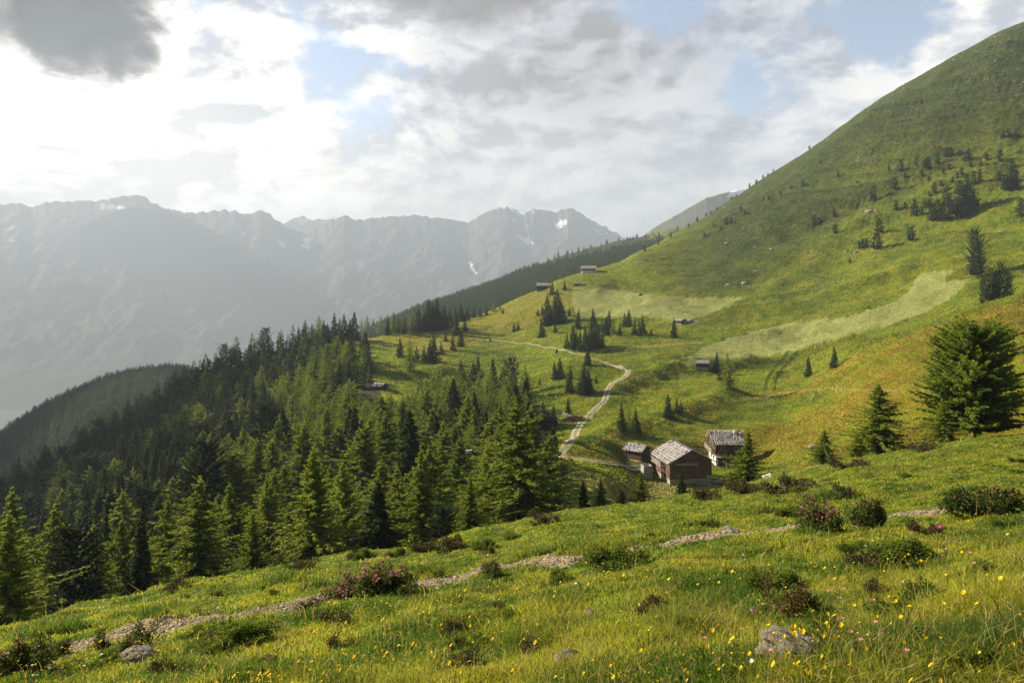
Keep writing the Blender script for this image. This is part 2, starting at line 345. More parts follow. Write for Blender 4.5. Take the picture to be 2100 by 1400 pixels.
# ------------------------------------------------------------------ far mountains and valley
def simple_mat(name, col, rough=.9, var=.3, scale=3., bump=.0, coord='obj', spec=.2):
    m, nt = mat(name); T = NT(nt); P = T.obj() if coord == 'obj' else T.pos()
    n = T.noise(P, scale, 5, .65)
    c = T.mix(T.ramp(n, .25, .75), tuple(x * (1 - var) for x in col), tuple(min(1, x * (1 + var)) for x in col))
    T.out(c, rough, T.bump(n, bump, .05) if bump else None, spec=spec); return m
m_rock, nt = mat('mountain_rock'); T = NT(nt); P = T.pos()
n1 = T.noise(P, .004, 6, .65); n2 = T.noise(P, .02, 6, .7)
zz = T.n('ShaderNodeSeparateXYZ'); T.set(zz.inputs[0], P)
rock = T.mix(T.ramp(n2, .3, .7), (.06, .063, .068), (.085, .085, .088))
gm = T.ramp(T.math('ADD', zz.outputs[2], T.math('MULTIPLY', n1, 260)), 60, 330, 1, 0)
c = T.mix(gm, rock, T.mix(n2, (.035, .05, .02), (.07, .085, .03)))
c = T.mix(T.attr('snow'), c, (.85, .87, .9))
T.out(c, .95, None, spec=.05)

def range_mesh(name, crest, dc, base_ratio, rough, snow=(), seed=0, step=1.5, expo=1.25, floor=-900., nr=220, back=.1):
    xs = np.arange(crest[0][0], crest[-1][0] + .1, step); yc = np.interp(xs, [p[0] for p in crest], [p[1] for p in crest])
    jag = (-2.2 * ridged(xs / 23 + seed, xs * 0 + seed, 4) * rough + 1.5 * rough)[:, None] * dc / F
    t = np.concatenate([np.linspace(0, 1, nr), 1 + np.linspace(.04, 1, 14)])
    D = np.where(t <= 1, base_ratio * dc + (1 - base_ratio) * dc * np.minimum(t, 1), dc + back * dc * (np.maximum(t, 1) - 1))
    D = np.broadcast_to(D, (len(xs), len(t))); X0 = xs[:, None]
    zc = dc * (HZ - yc) / F; zc = zc[:, None]; tt = t[None, :]
    Z = np.where(tt <= 1, floor + (zc - floor) * np.minimum(tt, 1) ** expo, zc - (zc - floor) * (tt - 1) ** .8)
    Z = Z - jag * np.where(tt <= 1, np.minimum(tt, 1) ** 14, np.maximum(0, 2 - tt) ** 6)
    X = D * (X0 - CX) / F
    amp = np.clip(1 - np.abs(tt - .55) / .45, 0, 1) ** .7 * (tt <= 1)
    Z = Z + amp * rough * (42 * (ridged((X + .45 * D) / 620 + seed + .3 * fbm(X / 900, D / 900, 2), (D - .3 * X) / 700 + seed * 2, 4) - .6) + 24 * fbm(X / 160, D / 160, 4))
    Z = np.maximum(Z, floor)
    y = HZ - F * Z / D
    sn = np.zeros_like(Z)
    jx = 5 * fbm(X / 45 + seed, D / 45, 4); 
    for pl in snow:
        cxp = np.mean([p[0] for p in pl]); sn[inpoly(X0 + jx, y + jx, pl) & (tt <= 1.02)] = 1
    ix = np.arange(Z.size).reshape(Z.shape)
    q = np.stack([ix[:-1, :-1], ix[1:, :-1], ix[1:, 1:], ix[:-1, 1:]], -1).reshape(-1, 4)
    return tag(link(name, np_mesh(name, np.stack([X, D, Z], -1).reshape(-1, 3), [q], m_rock, True, attrs={'snow': sn.reshape(-1)})), kind='structure')

range_mesh('mountain_spur', [(-700, 640), (-350, 585), (-150, 575), (0, 557), (50, 545), (82, 535), (105, 508), (165, 463), (215, 440), (270, 424), (340, 432), (400, 455), (480, 495), (560, 540), (650, 590), (760, 650), (900, 730), (1000, 790)], 7000, .85, .6, seed=3)
range_mesh('mountains', [(-800, 470), (-500, 430), (-300, 455), (-100, 415), (0, 421), (40, 418), (66, 428), (95, 415), (140, 415), (190, 413), (230, 408), (265, 402), (295, 403), (315, 418), (345, 430), (375, 436), (398, 438), (440, 432), (480, 432), (500, 442), (520, 438), (535, 433), (555, 440), (575, 458), (600, 472), (628, 482), (645, 474), (680, 455), (705, 443), (730, 452), (780, 447), (850, 443), (900, 448), (960, 458), (985, 443), (1010, 432), (1043, 424), (1060, 432), (1075, 440), (1095, 430), (1130, 434), (1145, 434), (1165, 427), (1185, 432), (1205, 450), (1240, 465), (1280, 487), (1330, 505), (1500, 560), (1700, 640)], 7800, .62, 1.5, seed=1, snow=[
    [(335, 458), (350, 457), (378, 466), (372, 469), (352, 464)], [(332, 478), (355, 470), (362, 476), (340, 480)], [(285, 474), (303, 480), (300, 482), (286, 477)],
    [(208, 420), (236, 420), (262, 424), (258, 429), (225, 427), (208, 431)], [(0, 470), (35, 464), (20, 470), (4, 472)], [(120, 451), (138, 449), (135, 452)], [(18, 495), (32, 493), (30, 497)],
    [(568, 492), (585, 500), (590, 505), (574, 504)], [(618, 500), (640, 505), (635, 512), (620, 508)], [(618, 485), (632, 488), (642, 500), (625, 503)], [(490, 475), (503, 480), (498, 482)],
    [(1040, 424), (1072, 438), (1064, 442), (1046, 430)], [(1072, 440), (1078, 442), (1086, 480), (1092, 500), (1100, 503), (1070, 485), (1058, 480), (1090, 506), (1080, 478)],
    [(1056, 480), (1085, 490), (1100, 502), (1078, 500)], [(1138, 454), (1162, 450), (1160, 462), (1140, 468)], [(1215, 466), (1235, 480), (1228, 480)], [(1240, 476), (1252, 482), (1244, 482)],
    [(962, 535), (968, 540), (975, 558), (970, 560), (963, 548)], [(1022, 425), (1040, 422), (1036, 428)], [(1052, 448), (1058, 452), (1050, 460)], [(1088, 435), (1100, 431), (1096, 436)]])
range_mesh('distant_peaks', [(480, 500), (560, 470), (590, 455), (605, 446), (622, 443), (640, 453), (652, 450), (668, 452), (684, 448), (700, 460), (780, 490), (900, 520)], 9800, .85, .7, seed=8, snow=[[(600, 450), (625, 446), (640, 458), (620, 462)], [(655, 455), (670, 455), (664, 462)]])
vm = simple_mat('valley_meadow', (.045, .06, .035), coord='pos', scale=.01)
me = np_mesh('valley_floor', [(-12500, 100, -899), (12500, 100, -899), (12500, 11000, -899), (-12500, 11000, -899)], [np.array([[0, 1, 2, 3]])], vm)
tag(link('valley_floor', me), kind='structure')
# pale grassy summit behind the right hand slope
def summit():
    global m_rock
    keep = m_rock
    m, nt = mat('summit_grass'); T = NT(nt); P = T.pos(); n = T.noise(P, .02, 6, .7)
    c = T.mix(T.ramp(n, .35, .6), (.10, .12, .04), (.17, .16, .07)); c = T.mix(T.attr('snow'), c, (.85, .87, .9)); T.out(c, .95, spec=.1)
    m_rock = m
    range_mesh('distant_summit', [(1150, 600), (1300, 500), (1340, 468), (1380, 445), (1420, 422), (1450, 405), (1480, 397), (1530, 388), (1600, 384), (1800, 400), (2100, 480)], 3800, .75, .45, seed=5, snow=[[(1488, 400), (1510, 392), (1530, 389), (1520, 402), (1495, 404)], [(1472, 401), (1482, 402), (1476, 404)]])
    m_rock = keep
summit()

# ------------------------------------------------------------------ trees
def leaf_mat(name, a, b, transl=.35, tcol=None, tintmul=.5):
    m, nt = mat(name); T = NT(nt)
    r = T.rand(); n = T.attr('tint')
    c = T.mix(T.math('ADD', T.math('MULTIPLY', n, .75), T.math('MULTIPLY', T.math('SUBTRACT', r, .5), tintmul), clamp=True), a, b)
    T.out(c, .8, None, transl=transl, spec=.12, tcol=T.mix(.5, c, tcol) if tcol else None); return m
m_spruce = leaf_mat('spruce_needles', (.013, .030, .009), (.055, .085, .020), .26, (.08, .12, .01))
m_larch = leaf_mat('larch_needles', (.080, .130, .014), (.25, .285, .034), .46, (.24, .29, .015))
m_pine = leaf_mat('stone_pine_needles', (.012, .028, .012), (.04, .066, .022), .2, (.06, .09, .01))
m_bark = simple_mat('conifer_bark', (.085, .062, .045), .95, .45, 6, .6)

def conifer(kind, seed, nb, nt_, H=10., cross=2, limbs=True, size=1.):
    """trunk mesh and crown mesh of a conifer H m high"""
    g = np.random.default_rng(seed)
    if kind == 'spruce': R, t0, prof = .175 * H, .05, lambda t: (1 - t) ** .95 * (.62 + .38 * np.minimum(1, t / .12)); el0, el1 = -.35, .55
    elif kind == 'larch': R, t0, prof = .255 * H, .06, lambda t: (1 - t) ** (1.0 if nb > 200 else .72) * (.6 + .4 * np.minimum(1, t / .2)) + .003; el0, el1 = -.16, .75
    elif kind == 'broad': R, t0, prof = .31 * H, .10, lambda t: np.sqrt(np.maximum(0, 1 - (np.abs(t - .40) / .62) ** 2.6)) * np.minimum(1, .6 + t); el0, el1 = -.1, .5
    else: R, t0, prof = .21 * H, .05, lambda t: np.sqrt(np.maximum(0, 1 - ((t - .36) / .66) ** 2)) * np.minimum(1, .72 + t); el0, el1 = .1, .7
    t = t0 + (1 - t0) * (np.arange(nb) + g.random(nb)) / nb
    if kind in ('larch', 'spruce'): t = t0 + (1 - t0) * (1 - (1 - (t - t0) / (1 - t0)) ** .60)
    t = np.minimum(t, .992)
    az = np.arange(nb) * 2.399 + g.normal(0, .5, nb)
    lump = 1 + (.75 if kind == 'broad' else .8 if kind != 'spruce' else .3) * pnoise(np.cos(az) * 1.4 + seed * 3.1, t * 5 + np.sin(az) * 1.4)
    L = R * prof(t) * lump * np.exp(g.normal(0, .14 if kind == 'broad' else .36 if kind == 'larch' and nb > 200 else .24, nb)) + .004 * H
    gone = g.random(nb) < (.22 if kind == 'larch' else .05); L = np.where(gone, L * .45, L)
    e = el0 + (el1 - el0) * t ** 1.5 + g.normal(0, .13, nb)
    bx = .10 * np.sin(seed + 3 * t); by = .10 * np.cos(seed * 2 + 3 * t)
    cur = {'spruce': -.28, 'larch': -.05, 'pine': .25, 'broad': .05}[kind]
    s = (np.arange(nt_) + .5) / nt_
    s = np.sqrt(s) if kind not in ('larch', 'broad') else s ** .7
    s = .10 + .90 * s[None, :] + g.normal(0, .02, (nb, nt_))
    def along(s):
        rr = L[:, None] * s; zz = rr * np.tan(e)[:, None] * .9 + cur * L[:, None] * s ** 2 + (.22 * L[:, None] * np.maximum(s - .55, 0) if kind != 'pine' else 0)
        return bx[:, None] + np.cos(az)[:, None] * rr, by[:, None] + np.sin(az)[:, None] * rr, t[:, None] * H * .985 + zz
    px, py, pz = along(s); P0 = np.stack([px, py, pz], -1)
    quads = []; tint = []
    side = np.where((np.arange(nt_) % 2)[None, :] == 0, 1, -1)
    for k in range(cross):
        ang = az[:, None] + side * (g.uniform(.25, 1.15, (nb, nt_))) * (1 if k == 0 else -1)
        dz = g.normal({'spruce': -.45, 'larch': -.15, 'pine': .35, 'broad': -.1}[kind], .38, (nb, nt_))
        d = np.stack([np.cos(ang), np.sin(ang), dz], -1); d /= np.linalg.norm(d, axis=-1, keepdims=True)
        ln = (size * ({'spruce': .38, 'larch': .30, 'pine': .40, 'broad': .32}[kind]) * g.uniform(.6, 1.35, (nb, nt_)) * (.5 + .5 * (1 - t[:, None])) * (1.15 - .55 * np.clip(s, 0, 1)) + .05) * (H / 10)
        rv = g.normal(size=(nb, nt_, 3)); w = np.cross(d, rv); w /= np.linalg.norm(w, axis=-1, keepdims=True)
        wd = ln * ({'spruce': .26, 'larch': .24, 'pine': .32, 'broad': .24}[kind]) * (1.0 if nt_ > 8 else 1.9 if kind == 'pine' else 1.35)
        o = P0 + g.normal(0, .05 * H / 10, P0.shape)
        a = o - d * ln[..., None] * .25; b = o + d * ln[..., None] * .35 + w * wd[..., None]; c = o + d * ln[..., None] * .9 + np.array([0, 0, -.06]) * ln[..., None]; e_ = o + d * ln[..., None] * .35 - w * wd[..., None]
        quads.append(np.stack([a, b, c, e_], 2).reshape(-1, 3))
        tt = np.clip(.25 + .55 * s * (.6 + .4 * t[:, None]) + g.normal(0, .16, (nb, 1)) + g.normal(0, .1, (nb, nt_)), 0, 1)
        tint.append(np.repeat(tt.reshape(-1), 4))
    V = np.concatenate(quads); n = len(V) // 4
    k = 26; z = H * (.90 + .13 * g.random(k)); a = g.uniform(0, 6.28, k); r = .05 * (1.04 - z / H) * H * .5       # the leader's own short twigs
    o = np.stack([bx[-1] + np.cos(a) * r * .2, by[-1] + np.sin(a) * r * .2, z], -1); d = np.stack([np.cos(a) * .6, np.sin(a) * .6, np.ones(k)], -1); w = np.cross(d, g.normal(size=(k, 3))); w /= np.linalg.norm(w, axis=1)[:, None]; ln = (.03 * H * size * (1.3 - (z / H - .9) * 6))[:, None]
    V = np.concatenate([V, np.stack([o, o + d * ln * .4 + w * ln * .2, o + d * ln, o + d * ln * .4 - w * ln * .2], 1).reshape(-1, 3)]); tint.append(np.full(k * 4, .6)); n += k
    crown = np_mesh('crown', V, [np.arange(n * 4).reshape(n, 4)], {'spruce': m_spruce, 'larch': m_larch, 'pine': m_pine, 'broad': m_larch}[kind], attrs={'tint': np.concatenate(tint)})
    mb = MB(); zs = [-.06 * H, .02 * H, .25 * H, .6 * H, .97 * H]; r0 = .016 * H
    mb.tube([(.10 * math.sin(seed + 3 * z / H) if z > 0 else .1 * math.sin(seed), .10 * math.cos(seed * 2 + 3 * z / H), z) for z in zs], [r0 * 1.5, r0 * 1.1, r0 * .85, r0 * .5, r0 * .08], 7)
    if limbs:
        ss = np.array([0., .5, 1.]); qx, qy, qz = along(np.broadcast_to(ss, (nb, 3)))
        for i in range(0, nb):
            r = .006 * H * (1 - .7 * t[i])
            mb.tube([(qx[i, k], qy[i, k], qz[i, k]) for k in range(3)], [r, r * .6, r * .2], 3)
    trunk = bpy.data.meshes.new('trunk'); trunk.from_pydata(mb.v, [], mb.f); trunk.materials.append(m_bark); trunk.update()
    return trunk, crown

LOD = {}
for kind, hi, mid in (('larch', 5, 4), ('spruce', 3, 5), ('pine', 2, 3)):
    LOD[kind, 2] = [conifer(kind, 11 * k + 3, 270, 30, size=.85) for k in range(hi)]
    LOD[kind, 1] = [conifer(kind, 17 * k + 5, 190, 13, size=1.05, limbs=False) for k in range(mid)]
    LOD[kind, 0] = [conifer(kind, 23 * k + 9, 95, 5, size=2.0, cross=2, limbs=False) for k in range(3)]
LOD['broad', 2] = [conifer('broad', 41 + k, 700, 40, size=1.35) for k in range(2)]
def joined(name, pair):
    tr, cr = pair
    va = np.array([v.co for v in cr.vertices]); vb = np.array([v.co for v in tr.vertices])
    fa = [list(p.vertices) for p in cr.polygons]; fb = [[len(va) + i for i in p.vertices] for p in tr.polygons]
    me = bpy.data.meshes.new(name); me.from_pydata(np.concatenate([va, vb]).tolist(), [], fa + fb)
    me.materials.append(cr.materials[0]); me.materials.append(m_bark)
    me.polygons.foreach_set('material_index', [0] * len(fa) + [1] * len(fb))
    ti = np.zeros(len(cr.vertices), np.float32); cr.attributes['tint'].data.foreach_get('value', ti)
    me.attributes.new('tint', 'FLOAT', 'POINT').data.foreach_set('value', np.concatenate([ti, np.zeros(len(vb), np.float32)])); me.update(); return me
SMALL = {k: [joined(k + '_tree', p) for p in LOD[k, 0]] for k in ('larch', 'spruce', 'pine')}
NAMES = {'larch': 'larch_tree', 'broad': 'larch_tree', 'spruce': 'spruce_tree', 'pine': 'stone_pine_tree'}
rest = []; count = {'broad': 0, 'larch': 0, 'spruce': 0, 'pine': 0}; taken = []
def plant(kind, p, h, label, group, wide=1., lod=None, keep=True):
    d = p[1]; hpx = h * F / d
    taken.append((p[0], p[1]))
    if lod is None: lod = 2 if hpx > 95 else 1 if hpx > 34 else 0
    rz = random.uniform(0, 6.28); s = h / 10
    tilt = (random.gauss(0, .018), random.gauss(0, .018))
    count[kind] += 1
    if lod == 0:
        o = link(NAMES[kind], random.choice(SMALL[kind])); o.location = p; o.rotation_euler = (*tilt, rz); o.scale = (s * wide, s * wide, s)
    else:
        o = empty(NAMES[kind], p, rz); o.rotation_euler = (*tilt, rz); o.scale = (s * wide, s * wide, s)
        tr, cr = random.choice(LOD[kind, lod]); link('trunk', tr, o); link('crown', cr, o)
    return tag(o, label, 'tree', group)

# trees at the lip of the near slope: column, top row, depth, kind, breadth, label
LIP = [
 (22, 1052, 36, 'larch', 1.25, 'bright green larch at the left picture border, nearest of the trees below the grass lip'),
 (150, 1088, 47, 'pine', 1.0, 'near-black stone pine just right of the bright larch at the left border'),
 (192, 1072, 52, 'larch', 1.1, 'dull green larch just right of the near-black stone pine on the left'),
 (40, 1002, 66, 'larch', 1.1, 'larch rising behind the bright larch at the left border'),
 (108, 1040, 62, 'larch', 1.0, 'larch top showing between the border larch and the near-black pine'),
 (250, 1062, 56, 'larch', 1.0, 'short larch in the row below the meadow, left of a taller pair'),
 (292, 1050, 50, 'spruce', 1.1, 'dark spruce in front of the larch row, lower left'),
 (335, 1022, 60, 'larch', 1.1, 'larch with a pointed top left of the broad larch in the lower left row'),
 (405, 982, 54, 'larch', 1.15, 'broad tall larch in the middle of the lower left row'),
 (475, 992, 64, 'larch', 1.0, 'slim larch right of the broad tall larch in the lower left row'),
 (520, 1052, 48, 'larch', 1.1, 'low dark larch left of the big bright larch'),
 (548, 978, 66, 'larch', 1.0, 'larch standing just behind and left of the big bright larch'),
 (642, 922, 50, 'larch', 1.15, 'big bright yellow-green larch with ragged boughs, left of centre at the grass lip'),
 (706, 948, 62, 'larch', 1.1, 'larch close behind the right side of the big bright larch'),
 (775, 985, 50, 'spruce', 1.25, 'dense dark spruce with a narrow top right of the big bright larch'),
 (820, 955, 60, 'larch', 1.0, 'dim larch between the dense dark spruce and the bare-stemmed larch'),
 (866, 920, 58, 'larch', 1.1, 'airy larch with its bare stem visible down to the grass'),
 (908, 1043, 42, 'pine', 1.15, 'small black stone pine at the grass lip beside the airy larch'),
 (966, 976, 45, 'larch', 1.2, 'light green larch right of the small black stone pine'),
 (1002, 905, 66, 'larch', 1.0, 'larch close to the left flank of the tallest larch'),
 (1066, 826, 58, 'larch', 1.2, 'tallest larch at the grass lip in the centre, thick crown'),
 (1142, 985, 56, 'larch', 1.25, 'low dark larch at the right foot of the tallest larch'),
 (1197, 985, 57, 'spruce', 1.3, 'small spruce right of the tallest larch, left of a pair'),
 (1232, 983, 56, 'larch', 1.2, 'small larch with bare lower stem below the track to the barn'),
 (1275, 1003, 55, 'larch', 1.3, 'knee-high young larch below the track to the barn'),
 (1314, 968, 55, 'larch', 1.45, 'bushy young larch left of the barn corner'),
 (1397, 965, 56, 'spruce', 1.25, 'young spruce standing in front of the barn gable'),
 (1498, 962, 60, 'larch', 1.0, 'thin young larch left of the tree that hides the farmhouse corner'),
 (1531, 884, 60, 'larch', 1.35, 'slender larch that hides the right corner of the farmhouse'),
 (1690, 880, 57, 'larch', 1.4, 'small larch on the lip between the farmhouse and the wide larch'),
 (1800, 786, 54, 'larch', 1.45, 'upright larch with a pale stem right of the small lip larch'),
 (1757, 888, 54, 'larch', 1.4, 'low bushy larch at the left skirt of the upright pale-stemmed larch'),
 (2003, 676, 50, 'broad', 1.22, 'biggest larch on the right, broad rounded crown on two dark stems'),
 (1938, 800, 50, 'larch', 1.3, 'left companion trunk and crown against the biggest right larch'),
]
for x, y, d, k, w_, lab in LIP:
    p = at_d(x, d); top = d * (HZ - y) / F
    plant(k, p, max(1.2, top - p.z), lab, None, w_ * (1.2 if x < 1160 and k != 'spruce' else 1.1) * random.uniform(.85, 1.25), lod=2)

# trees in the open, given by column, top row and foot row
OPEN = [
 ('trees round the upper mown meadow', 'dark conifer in the scattered group left of the upper mown field', 'spruce', 330, [(1103, 634, 648), (1113, 624, 644), (1124, 606, 667), (1133, 578, 605), (1143, 595, 660), (1152, 614, 664), (1158, 576, 595), (1168, 630, 648), (1130, 630, 668), (1148, 622, 662), (1111, 656, 692), (1139, 662, 682), (1120, 640, 668), (1137, 610, 640), (1186, 634, 674)]),
 ('trees below the upper mown meadow', 'dark conifer in the line along the lower edge of the upper mown field', 'spruce', 300, [(1217, 633, 668), (1222, 655, 690), (1249, 638, 683), (1243, 650, 688), (1235, 655, 680), (1271, 664, 688), (1290, 636, 670), (1281, 643, 670), (1301, 655, 686), (1318, 646, 684), (1310, 660, 688), (1382, 652, 692), (1336, 674, 688), (1257, 655, 686)]),
 ('copse above the bend of the track', 'dark conifer in the dense copse above the bend of the gravel track', 'spruce', 260, [(1162, 684, 714), (1175, 669, 716), (1182, 684, 716), (1189, 678, 719), (1200, 669, 719), (1207, 676, 718), (1212, 662, 716), (1219, 676, 716), (1226, 665, 714), (1235, 679, 712)]),
 ('trees left of the track', 'conifer standing alone or paired left of the winding track', 'spruce', 150, [(1205, 710, 750), (1137, 742, 778), (1149, 734, 776), (1169, 750, 804), (1196, 748, 808), (1207, 760, 806), (1222, 770, 786), (1106, 776, 790), (1073, 806, 835), (1166, 815, 850), (1054, 662, 680), (1063, 660, 677), (1142, 713, 725), (1031, 632, 643), (1114, 822, 872), (1136, 828, 872), (1096, 838, 880), (1124, 840, 878)]),
 ('trees on the golden knoll', 'conifer standing free on the golden meadow knoll', 'spruce', 250, [(671, 665, 714), (719, 684, 756), (706, 690, 750), (751, 682, 764), (821, 695, 732), (841, 697, 758), (854, 712, 745), (889, 686, 741), (880, 700, 742), (869, 712, 744), (906, 702, 727), (929, 686, 718), (946, 678, 712), (937, 645, 687), (954, 650, 678), (914, 682, 700), (1005, 688, 700)]),
 ('trees along the crest of the knoll', 'dark conifer in the row along the crest behind the golden knoll', 'spruce', 340, [(612, 665, 705), (625, 660, 705), (640, 664, 706), (653, 648, 704), (664, 655, 702), (686, 638, 697), (697, 650, 697), (707, 642, 697), (726, 639, 696), (716, 652, 696), (740, 655, 694), (752, 650, 692), (766, 655, 690), (780, 648, 688), (795, 652, 688), (806, 642, 686), (818, 650, 685), (829, 654, 684), (845, 640, 684), (857, 632, 682), (868, 640, 680), (877, 616, 678), (887, 622, 678), (897, 613, 677), (910, 628, 675), (922, 632, 672), (934, 630, 668), (946, 622, 660), (958, 632, 658), (972, 628, 652), (985, 630, 650), (998, 626, 646), (1012, 622, 640), (1026, 625, 634)]),
 ('trees on the orange slope', 'conifer on the open slope above the farmstead', 'spruce', 120, [(1276, 828, 885), (1290, 834, 885), (1303, 840, 884), (1371, 808, 856), (1388, 818, 848), (1396, 822, 846)]),
 ('trees beside the log hut', 'conifer close right of the small log hut', 'spruce', 200, [(1469, 722, 764), (1491, 727, 796), (1480, 745, 782)]),
 ('pair of spruces by the wheel tracks', 'spruce right of the double wheel track in the grass', 'spruce', 150, [(1658, 730, 772), (1710, 710, 755)]),
 ('trees on the upper right', 'tall dark conifer at the right end of the long mown field', 'pine', 230, [(2000, 478, 570), (2007, 500, 568), (2052, 553, 628), (2033, 563, 632), (2018, 585, 637), (2069, 572, 622), (2042, 580, 632)]),
]
HILL = [(1791, 384, 414), (1834, 367, 390), (1857, 354, 367), (1847, 330, 353), (1823, 341, 350), (1903, 324, 347), (1898, 328, 346), (1923, 316, 339), (1940, 304, 324), (1950, 304, 321), (1969, 308, 321), (1986, 308, 329), (2023, 313, 329), (2051, 310, 333), (2056, 268, 284), (2069, 267, 284), (2089, 276, 285), (1991, 329, 344), (1891, 348, 361), (1916, 377, 397), (1907, 393, 404), (1973, 344, 360), (1963, 353, 367), (1954, 364, 376), (1984, 358, 376), (2009, 350, 373), (1997, 353, 380), (1940, 393, 424), (1948, 398, 428), (1969, 373, 396), (1969, 393, 441), (1978, 385, 440), (1986, 379, 436), (1997, 393, 430), (1923, 413, 450), (1911, 421, 455), (1934, 421, 455), (1974, 430, 450), (1897, 413, 427), (1877, 413, 444), (1857, 416, 428), (1837, 413, 433), (1711, 430, 446), (2077, 347, 390), (2084, 352, 388), (2060, 361, 393), (2068, 365, 392), (2049, 353, 373), (2094, 410, 447), (1719, 353, 364), (1646, 371, 384), (1654, 376, 384), (1623, 380, 389), (1601, 391, 400), (1577, 401, 411), (1566, 404, 411), (1519, 424, 436), (1527, 432, 440), (1890, 204, 213), (1756, 370, 376), (1670, 444, 465), (1682, 448, 458), (1713, 462, 480), (1803, 450, 478), (1797, 480, 512), (1868, 468, 495), (1763, 495, 511), (1770, 492, 510), (1777, 490, 507), (1743, 530, 540), (1490, 448, 462), (1499, 448, 459), (1479, 463, 472), (1445, 477, 487), (1464, 458, 466), (1536, 434, 440), (1597, 424, 431), (1683, 330, 337), (1693, 318, 324), (1925, 338, 350), (1879, 333, 341), (2078, 330, 345), (2012, 330, 342), (1935, 345, 356), (1946, 338, 350), (2085, 215, 224), (1978, 322, 332), (1905, 362, 372), (1929, 372, 384), (1942, 380, 392), (1960, 388, 400), (1990, 404, 436), (1958, 412, 444), (1946, 430, 452), (1982, 420, 446), (2003, 412, 428), (1906, 408, 424), (1890, 425, 440)]
HILL += [(1537, 377, 386), (1551, 369, 378), (1565, 359, 367), (1575, 355, 361), (1586, 347, 353), (1660, 299, 306), (1510, 398, 404), (1500, 404, 410), (1470, 425, 432), (1458, 433, 440), (1448, 437, 444), (1430, 446, 455), (1412, 458, 466), (1322, 505, 516), (1350, 494, 503), (1376, 480, 488)]
for grp, lab, k, dm, pts in OPEN:
    for x, yt, yb in pts:
        p = at(x, yb, dm); kk = 'larch' if (k == 'spruce' and random.random() < .10) else k
        plant(kk, p, max(1., (yb - yt) * p.y / F) * 1.03, lab, grp, random.uniform(1.15, 1.65) * (.68 if k == 'pine' else 1))
for i, (x, yt, yb) in enumerate(HILL):
    p = at(x, yb, 240, 2000); plant('pine', p, max(.8, (yb - yt) * p.y / F) * 1.05, 'small dark conifer scattered on the high green hillside at upper right', 'trees scattered over the high hillside', random.uniform(.9, 1.35))

# the closed wood on the left slope
cand = []
tk = np.array(taken)
def free(X, Y, r, lst):
    return all((X - a) ** 2 + (Y - b) ** 2 > r * r for a, b in lst)
pts = []
cell = {}
for _ in range(60000):
    x = random.uniform(-160, 1150); d = 72 * (345 / 72) ** math.sqrt(random.random())
    X = d * (x - CX) / F
    i = min(NC - 1, int(np.searchsorted(gx, x))); jj = min(NR - 1, int(np.searchsorted(gd, d)))
    if ffl[i, jj] < .5 or d > crestd[i, 0] * 1.04: continue
    if x > 1088 and d > 118: continue
    py = PY[i, jj]
    if 330 < x < 430 and 930 < py < 1000 and random.random() < .6: continue
    if inpoly(np.array(x), np.array(py), [(758, 770), (850, 770), (880, 800), (820, 835), (765, 830)]): continue
    r = 5.3 if d > 110 else 4.8
    key = (int(X // 6), int(d // 6)); ok = True
    for a in (-1, 0, 1):
        for b in (-1, 0, 1):
            for q in cell.get((key[0] + a, key[1] + b), ()):
                if (q[0] - X) ** 2 + (q[1] - d) ** 2 < r * r: ok = False
    if not ok: continue
    cell.setdefault(key, []).append((X, d)); pts.append((x, d))
todo = []
for x, d in pts:
    p = at_d(x, d)
    lower = (x > 170 + 1.6 * d)          # larches fill the lower and right part, spruce the ridge on the left
    larch = random.random() < (.86 if lower else .22)
    h = random.uniform(10.0, 15.5) if not larch else random.uniform(6.5, 14)
    if d < 95: h *= .72
    if random.random() < .16: h *= .55
    if 735 < x < 860:
        yb_ = HZ - F * p.z / d
        if yb_ > 800: h = min(h, (yb_ - 806) * d / F)
        if h < 2.5: continue
    k = 'larch' if larch else ('pine' if random.random() < .10 else 'spruce')
    todo.append((h * F / d, k, p, h, lower))
todo.sort(key=lambda q: -q[0])
for hp, k, p, h, lower in todo:
    if count[k] < 322:
        # skip trees that other trees hide altogether: none are skipped, the wood has depth
        if lower: lab, grp = ('light green %s in the lower, sunnier part of the closed wood' % k, 'trees of the lower wood')
        else: lab, grp = ('dark %s in the dense shaded wood on the left ridge' % ('stone pine' if k == 'pine' else k), 'trees of the wood on the left ridge')
        if lower and k != 'larch': lab = 'dark %s among the light green larches of the lower wood' % ('stone pine' if k == 'pine' else k)
        plant(k, p, h, lab, grp, random.uniform(1.5, 2.2) if k == 'larch' else random.uniform(1.1, 1.6))
    else: rest.append((k, p, h))

